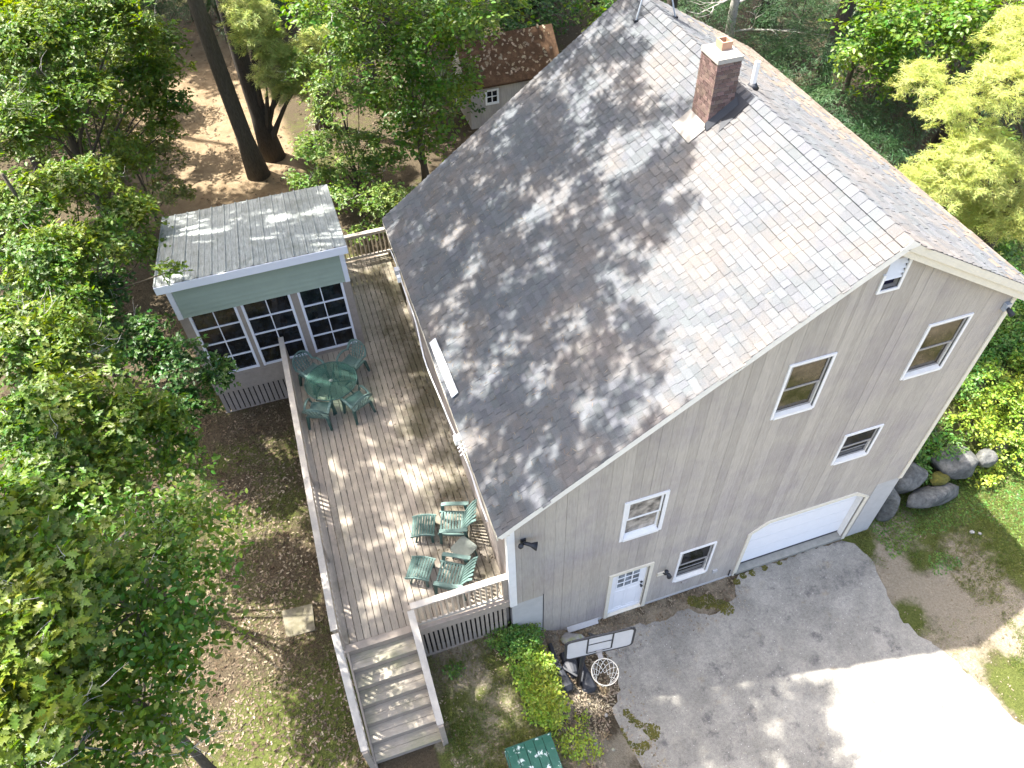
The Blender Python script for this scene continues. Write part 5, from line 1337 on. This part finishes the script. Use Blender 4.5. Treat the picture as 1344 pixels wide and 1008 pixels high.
for i, (x, y, r_, lab) in enumerate([(14.6, 1.2, .8, 'sunlit shrub furthest right on the bank'), (12.7, 2.4, .7, 'green shrub against the right side wall'), (16.8, 5.8, 1.0, 'dark shrub beneath the pine trunk'), (11.2, 2.2, .7, 'shrub close behind the house corner and boulders'), (14.3, .3, .6, 'pale shrub at the right edge above the grassy bank'), (13.3, 3.3, .9, 'dense green shrub halfway along the right side wall'), (15.4, 1.9, .8, 'lime shrub at the far right of the bank'), (10.9, 1.5, .5, 'ferny plant pressed between wall and middle boulder'), (12.9, 1.3, .55, 'yellowish shrub directly behind the largest boulder')]):
    g = float(ground(x, y)); shrub('shrub', lab, [(x, y, g + .35, r_), (x + .5, y + .4, g + .2, r_ * .8)], 'flat', .095, 'shrub' if i in (0, 4, 6, 8) else 'shrub2', 210, group=SG)
def gz_(x, y, h): return (x, y, float(ground(x, y)) + h)
shrub('shrub', 'lime-yellow leafy shrub between the grass and the basketball hoop', [(*gz_(.12 + .16 * math.sin(k * 2.3), -.6 - .11 * k, .05 + .06 * (k % 3)), .13 + .045 * (k % 4)) for k in range(12)], 'flat', .075, 'shrub', 1500, tpl='beech')
shrub('shrub', 'deep green shrub against the foundation below the deck lattice', [(*gz_(-.15, -.25, .1), .28), (*gz_(.15, -.3, .12), .26), (*gz_(.33, -.2, .08), .18), (*gz_(-.45, -.1, .06), .14)], 'flat', .065, 'shrub2', 1300)
shrub('shrub', 'small yellow-green plant between the green box and the driveway', [(*gz_(.35, -2.55, .06), .22), (*gz_(.6, -2.7, .05), .2), (*gz_(.15, -2.25, .05), .14)], 'flat', .06, 'shrub', 1100)
shrub('weed', 'small green weed in the grass right of the stairs', [(*gz_(-1.45, -.42, .04), .12)], 'flat', .06, 'shrub2', 1800)
shrub('weed', 'tiny oak seedling on the leafy ground beside the driveway edge', [(*gz_(.72, -2.15, .04), .1)], 'flat', .06, 'shrub', 1800)

# dead tree with bare branches behind the roof
dt = thing('dead_tree', 'bleached leafless tree with crooked bare branches behind the roof', 'tree', (15.6, 19.5, 1.2))
tr = MB(); tr.tube([(15.6, 19.5, 1.0), (15.4, 19.3, 4), (15.3, 19.0, 7.5)], [.22, .17, .05], 10); tr.build('trunk', M['deadwood'], dt, True)
for (z, d, L_) in ((3.2, (.9, -.8, .1), 3.2), (4.2, (.8, -.2, .2), 2.8), (5.0, (.2, -1, .2), 2.6), (4.6, (-.9, -.3, .1), 2), (6, (.7, -.6, .3), 2)):
    b_ = MB(); twig(b_, Vector((15.4, 19.3, z)), Vector(d).normalized(), L_, .045, 2); b_.build('branch', M['deadwood'], dt)
# bare twigs sticking out of the left foliage belong to a fallen limb
fb = thing('fallen_branch', 'pale bare branch poking out of the foliage in the lower left corner', 'branch', (-5.9, -2.6, 6.9))
b_ = MB(); twig(b_, Vector((-6.3, -2.3, 7.2)), Vector((.9, .1, -.15)).normalized(), 1.2, .014, 2); b_.build('limb', M['deadwood'], fb)

# ---- forest background: trunks, low foliage and tall crowns
bgT = [(9.3, 29.2, .5), (10.4, 29.0, .62), (11.9, 29.4, .4), (13.4, 27.5, .35), (6.0, 31, .35), (3.2, 27, .3), (-7.5, 33, .3), (-10.5, 26.8, .3), (-1.0, 34, .35), (19.5, 23.2, .4), (22.5, 19.5, .35),
       (17.2, 15.3, .3), (-13.2, 20, .35), (24, 14, .4), (1.5, 22.5, .22), (20.2, 12, .3), (-4.8, 33.5, .3), (-10.8, 21.5, .25), (12.2, 18.5, .22), (-9, 38, .3), (-4.6, 40, .3), (0.6, 41, .3), (-12.5, 36, .3), (5.5, 38, .3)]
bl_lab = ['dark trunk just left of the thickest trunk above the shed', 'thickest dark trunk above the shed roof', 'dark trunk right of the thickest trunk above the shed', 'rightmost dark trunk before the roof edge', 'thin trunk in the wood left of the shed top',
          'trunk deep in the leaves above the shed window', 'trunk beyond the sandy path at the top', 'trunk at the far left of the sandy path', 'trunk at the top behind the pale pine', 'grey trunk at the top beside the dead tree', 'far trunk above the hemlock',
          'trunk just behind the hemlock', 'trunk at the left edge of the photo', 'trunk at the top right behind the leafy tree', 'slim trunk between sapling and dark leafy tree', 'trunk behind the right leafy tree', 'trunk beside the top end of the sandy path', 'slim trunk in the left foliage', 'slim trunk peeking past the back roof edge', 'far trunk at the very top beyond the path', 'far trunk at the very top behind the leaning trunk', 'far trunk at the very top left of the shed', 'far trunk in the very top left corner', 'far trunk at the very top above the dark leafy tree']
big_crown = dict(mode='whorl', leaf=.34, per=16, spread=.5, t='quad', m='oakdark', dm=1)
STY['far'] = dict(mode='flat', leaf=.17, per=14, spread=.34, t='beech', m='oakdark', dm=1)
STY['far2'] = dict(mode='flat', leaf=.17, per=14, spread=.34, t='beech', m='beech', dm=1)
STY['high'] = big_crown
def hidden_above(blobs):
    """crown masses high over the frame"""
    return blobs
for i, (x, y, r_) in enumerate(bgT):
    hb = []
    for k in range(11):
        a = random.uniform(0, 6.28); d = random.uniform(0, 4.2); hb.append((x + d * math.cos(a), y + d * math.sin(a), random.uniform(12.5, 17), random.uniform(1.3, 2.0)))
    # keep the tall crowns' shade out of the open path and away from the house
    hb = [b for b in hb if not (-7.5 < b[0] + 5.4 < -2.0 and 17 < b[1] - 4.6 < 26)]
    tree('forest_tree', bl_lab[i], 'tree', (x, y), 17, r_, hb, 'high', 'forest trees behind the house', bark='bark2', dens=22)
und = [(-8.5, 30, 5, 2.2), (-6.2, 31.5, 4.5, 2.2), (-3.6, 30.5, 4.2, 2.0), (-1.5, 28.5, 3, 1.6), (-9.5, 26.5, 4, 1.7), (6.5, 24.5, 2.5, 1.6), (9.5, 25.5, 2.2, 1.6), (12.5, 23, 3, 1.8), (15.5, 21, 3.5, 1.8), (18, 18.5, 3.5, 1.8), (19, 14.5, 4.5, 2), (20.5, 10.5, 5, 2), (17.5, 6.8, 3.5, 1.6), (-2.5, 32, 3, 1.8), (2.8, 30, 3, 1.8), (-12, 24, 3, 1.8), (-12.5, 30, 3, 2), (-9, 21.5, 2.6, 1.4), (0.5, 24.5, 2.4, 1.3), (3.6, 19.6, 2.2, 1.2), (2.2, 12.9, 1.6, .8), (11.5, 16.5, 2.8, 1.4), (22, 16.5, 4, 2.2), (24, 11, 5, 2.4), (-9.5, 7, 3, 1.2), (-9, 12.8, 3, 1.4), (12.6, 10.4, 2.2, 1.2)]
ul = ['dark conifer closing the far left of the sandy path', 'dark conifer at the far end of the sandy path behind the leaning trunk', 'dark conifer between the leaning trunk and the pine', 'bush behind the pine trunk', 'dark conifer left of the sandy path', 'understory bush behind the right of the shed', 'understory bush in front of the thick trunks', 'bush on the wood edge right of the trunks', 'bush beside the dead tree', 'dark bush behind the hemlock', 'bush above the hemlock', 'bush in the top right corner', 'bush below the bright pine crown',
      'bush at the top beyond the pale pine', 'bush at the top above the dark leafy tree', 'bush left of the sandy path', 'bush at the far top left', 'bush under the top left oak', 'bush behind the light green sapling', 'bush at the left wall of the shed', 'low bush just beyond the end of the deck',
      'bush behind the house near the dead tree', 'broad bush far right in the wood', 'tall bush at the right edge of the wood', 'bush deep under the left oaks beside the sunroom', 'bush under the left oak behind the sunroom', 'bush right behind the house under the eave']
for i, (x, y, z, r_) in enumerate(und):
    g = float(ground(x, y))
    bl_ = [(x, y, g + z * .6, r_)] + [(x + random.uniform(-r_, r_), y + random.uniform(-r_, r_), g + z * random.uniform(.3, .8), r_ * .7) for _ in range(3)]
    tree('understory_tree', ul[i], 'tree', (x, y), z, .06, bl_, 'hemlock' if i < 5 else random.choice(['far', 'far2', 'hemlock' if x > 10 else 'far']), 'understory bushes of the wood', bark='bark2', dens=26)

# ---- tall crowns over the house, above the frame; they throw the dapples on roof, deck and drive
def overhead(label, trunk, th, r0, poly, z0, z1, n_clump, seed, gap=.47):
    rg = np.random.default_rng(seed); P = np.array(poly); lo = P.min(0); hi = P.max(0); out = []
    while len(out) < n_clump:
        q = rg.uniform(lo, hi)
        if not in_poly(q[0:1], q[1:2], poly)[0]: continue
        nz = .55 * vnoise(q[0], q[1], 1.7, seed) + .45 * vnoise(q[0], q[1], .9, seed + 1)
        if nz < gap - (.10 if q[0] < -5.8 else 0) - (.14 if q[1] < 3.7 and q[0] > -5.6 else 0): continue
        z = rg.uniform(z0, z1); pr = project(np.array([[q[0], q[1], z - .6]]))[0]
        if pr[2] > 0 and -60 < pr[0] < 1404 and -60 < pr[1] < 1068: continue
        if np.linalg.norm(np.array([q[0], q[1], z]) - CAMP) < 4.5: continue
        # let the sun patch on the near right of the roof stay clear
        out.append((q[0], q[1], z, rg.uniform(.35, .6)))
    bx, by = trunk; bz = float(ground(bx, by)) - .1
    t = thing('tall_oak_tree', label, 'tree', (bx, by, bz))
    tr = MB(); pts = [(bx + .15 * math.sin(i), by + .1 * math.cos(i * 1.3), bz + th * i / 10) for i in range(11)]
    tr.tube(pts, [r0 * (1 + .4 * math.exp(-i * 2)) * (1 - .06 * i) for i in range(11)], 14); tr.build('trunk', M['bark'], t, True)
    # limbs: group clumps by angle
    br = MB(); c = np.array(out); ang = np.arctan2(c[:, 1] - by, c[:, 0] - bx)
    for s in np.array_split(np.argsort(ang), max(3, n_clump // 14)):
        far = c[s][np.argmax(np.hypot(c[s][:, 0] - bx, c[s][:, 1] - by))]
        a = Vector((bx, by, bz + th * random.uniform(.72, .9))); e = Vector(far[:3]); m1 = a.lerp(e, .4) + Vector((0, 0, 1.0))
        br.tube([a, a.lerp(m1, .5) + Vector((0, 0, .3)), m1, m1.lerp(e, .5) + Vector((0, 0, .2)), e], [r0 * .3, r0 * .22, r0 * .15, r0 * .08, .015], 6, False)
        line = [a, m1, e]
        for k in s:
            p = Vector(c[k][:3]); f = min(1, max(0, (p - a).dot(e - a) / (e - a).length_squared)); q = a.lerp(m1, f / .4) if f < .4 else m1.lerp(e, (f - .4) / .6)
            br.tube([q, q.lerp(p, .5) + Vector((0, 0, .15)), p], [.04, .025, .01], 4, False)
    br.build('branch', M['bark'], t)
    C, O = blob_points(out, 46, .1)
    Pp, D, NN, SZ = spray_leaves(C, 'whorl', .19, 12, .2, out=O)
    place_leaves('crown', Pp, D, NN, SZ, 'oakmid', M['oak'], t)
OV1 = [(2.9, 12), (2.7, 9.4), (2.1, 7.6), (1.35, 6.4), (.9, 5.2), (.1, 4.5), (-.9, 4.0), (-2.8, 4.0), (-9.3, 4.0), (-9.6, 16), (-5, 16)]
OV2 = [(-1.4, 4.0), (-.7, 2.6), (-.6, .9), (-2.0, .35), (-3.5, .0), (-7.0, -.6), (-8.8, 0), (-8.8, 4.0)]
OV3 = [(3.6, 10.0), (3.0, 12), (-3, 15), (-3, 17), (-.5, 22), (4, 22), (4.4, 13)]
overhead('tall oak at the left whose crown arches over the sunroom and roof', (-10.3, 13.6), 17, .34, OV1, 15.5, 18.3, 520, 5, .37)
overhead('tall oak at the lower left whose crown arches over the front steps', (-11.0, 1.6), 17, .32, OV2, 16.2, 18.5, 230, 8, .34)
overhead('tall oak behind the sunroom reaching over the far end of the ridge', (-.6, 21.5), 17, .26, OV3, 15.2, 18, 190, 11, .27)

# ================================================================ GROUND COVER
def scatter(n, xr, yr, keep, seed):
    rg = np.random.default_rng(seed); x = rg.uniform(*xr, n); y = rg.uniform(*yr, n); k = keep(x, y, rg); return x[k], y[k]
def outside(x, y):
    dk = (x > -3.5) & (x < 0.02) & (y > -.0) & (y < 11.8)
    hs = (x > -.0) & (x < 9.25) & (y > -.02) & (y < 9.2)
    st2 = (x > -3.42) & (x < -1.93) & (y > -1.8) & (y < .1)
    srm = (x > -5.45) & (x < -1.4) & (y > 8.1) & (y < 11.5)
    bx = (x > -.96) & (x < .0) & (y < -2.3)
    return ~(dk | hs | st2 | srm | bx)
def litter(name, label, n, xr, yr, keep, m, size, seed):
    x, y = scatter(n, xr, yr, lambda x, y, rg: outside(x, y) & keep(x, y, rg), seed); z = ground(x, y) + .012
    z = np.where(in_poly(x, y, DRIVE), -.078, z)
    k = len(x); P = np.stack([x, y, z], 1); a = rng.uniform(0, 6.28, k); D = np.stack([np.cos(a), np.sin(a), rng.normal(0, .18, k)], 1)
    NN = norm(np.array([0, 0, 1.]) + rng.normal(size=(k, 3)) * .35)
    o = place_leaves(name, P, D, NN, size * rng.uniform(.6, 1.2, k), 'oakmid', M[m], None); tag(o, label, 'leaf litter', kind='stuff')
cl1 = lambda s, lo: (lambda x, y, rg: vnoise(x, y, 1.0, s) * .6 + vnoise(x, y, .35, s + 1) * .4 + rg.uniform(-.15, .15, len(x)) > lo)
litter('leaf_litter', 'brown fallen leaves over the yard left of the deck', 19000, (-8.5, -3.3), (-4.5, 8.5), cl1(41, .36), 'litter', .085, 51)
litter('leaf_litter', 'bleached fallen leaves scattered in the moss left of the stairs', 3600, (-7, -3.3), (-4.5, 6), cl1(43, .46), 'litterpale', .085, 52)
litter('leaf_litter', 'dry leaves and wood chips along the driveway edge and wall foot', 5200, (.2, 2.2), (-3.6, .0), lambda x, y, rg: (~in_poly(x, y, DRIVE)) | (rg.random(len(x)) < .12), 'litterpale', .065, 53)
litter('leaf_litter', 'dry leaves in the gap between the white door and the garage', 1700, (2.0, 5.5), (-.95, .0), lambda x, y, rg: (~in_poly(x, y, DRIVE)) | (rg.random(len(x)) < .2), 'litterpale', .05, 54)
litter('leaf_litter', 'thin dry leaves on the worn grass beside the stairs', 1500, (-2.0, .2), (-4, .05), cl1(45, .45), 'litterpale', .06, 55)
litter('leaf_litter', 'forest floor leaves behind the sunroom and house', 9000, (-12, 16), (9.3, 34), cl1(47, .35), 'litter', .14, 56)
litter('leaf_litter', 'scattered leaves and chips on the bare sandy bank at the right', 1300, (8.6, 16), (-5, 1.0), lambda x, y, rg: ~in_poly(x, y, DRIVE), 'litterpale', .05, 57)
def grass(name, label, n, xr, yr, keep, m, h, seed):
    x, y = scatter(n, xr, yr, lambda x, y, rg: outside(x, y) & ~in_poly(x, y, DRIVE) & keep(x, y, rg), seed); k = len(x)
    P = np.repeat(np.stack([x, y, ground(x, y)], 1), 5, 0) + rng.normal(size=(k * 5, 3)) * [.025, .025, 0]
    D = norm(rng.normal(size=(k * 5, 3)) * [.8, .8, .1] + np.array([0, 0, .8])); NN = norm(rng.normal(size=(k * 5, 3)) + [0, 0, .3])
    o = place_leaves(name, P, D, NN, h * rng.uniform(.5, 1.2, k * 5), 'needle', M[m], None); tag(o, label, 'grass', kind='stuff')
grass('grass', 'short patchy grass and moss left of the stairs', 12000, (-7.5, -3.3), (-4.5, 5), cl1(61, .47), 'grass', .065, 71)
grass('grass', 'sparse grass between the stairs and the lime shrub', 8000, (-2.0, .3), (-4, .05), cl1(63, .5), 'grass', .08, 72)
grass('grass', 'green weedy grass on the bank in front of the boulders', 14000, (8.8, 16), (-4.2, 1.0), lambda x, y, rg: vnoise(x, y, .9, 65) * .6 + .4 * vnoise(x, y, .3, 66) + .35 * sstep(-3.2, .2, y) > .58, 'grass', .085, 73)
grass('grass', 'thin grass along the sunny right edge of the driveway', 2600, (8.7, 14), (-6, -2.5), cl1(67, .52), 'grass', .06, 74)
litter('ground_plants', 'low leafy weeds covering the bank in front of the boulders', 7000, (9.3, 14.5), (-1.6, .8), lambda x, y, rg: vnoise(x, y, .8, 68) + .5 * sstep(-2.2, .3, y) > .66, 'shrub2', .07, 58)
bpy.data.objects['ground_plants']['category'] = 'weeds'
# needles and leaves caught on the shaded lower roof and on the deck
k = 900; rg = np.random.default_rng(81); yy = rg.uniform(.2, 9.2, k); xx = XEL + .05 + np.abs(rg.normal(0, 1.3, k)) + (yy > 5) * rg.uniform(0, 1.2, k); xx = np.minimum(xx, 5.0)
P = np.stack([xx, yy, np.array([rooftop(v) for v in xx]) + .012], 1); a = rg.uniform(0, 6.28, k)
D = np.stack([np.cos(a) * .8, np.sin(a), np.cos(a) * .58], 1); NN = np.tile(np.array([[-.58, 0, .81]]), (k, 1)) + rg.normal(size=(k, 3)) * .15
tag(place_leaves('roof_debris', P, D, NN, .09 * rg.uniform(.4, 1.4, k), 'needle', M['litterpale'], None), 'dry needles and twigs caught on the lower left roof', 'debris', kind='stuff')
k = 420; yy = rg.uniform(.3, 11.5, k); xx = -np.abs(rg.normal(0, .5, k)) - .03; kp = xx > -1.35; xx, yy = xx[kp], yy[kp]; k = len(xx)
P = np.stack([xx, yy, np.full(k, ZD + .008)], 1); a = rg.uniform(0, 6.28, k); D = np.stack([np.cos(a), np.sin(a), a * 0], 1); NN = norm(np.array([0, 0, 1.]) + rg.normal(size=(k, 3)) * .25)
tag(place_leaves('deck_debris', P, D, NN, .06 * rg.uniform(.4, 1.3, k), 'oakmid', M['litter'], None), 'brown leaf bits along the house side of the deck', 'debris', kind='stuff')
k = 160; xx = rg.uniform(S0x, S1x, k); yy = rg.uniform(S0y, yr, k); P = np.stack([xx, yy, 2.92 + (yy - S0y + .18) * (zr - 2.9) / (yr - S0y + .18)], 1)
a = rg.uniform(0, 6.28, k); D = np.stack([np.cos(a), np.sin(a) * .75, np.sin(a) * .6], 1); NN = norm(np.tile([[0, -.65, .76]], (k, 1)) + rg.normal(size=(k, 3)) * .2)
tag(place_leaves('shed_roof_leaves', P, D, NN, .16 * rg.uniform(.5, 1.3, k), 'oakmid', M['litterpale'], None), 'pale leaves lying on the brown shed roof', 'debris', kind='stuff')
print('tris', sum(len(o.data.polygons) for o in bpy.data.objects if o.type == 'MESH'), 'objs', len(bpy.data.objects))
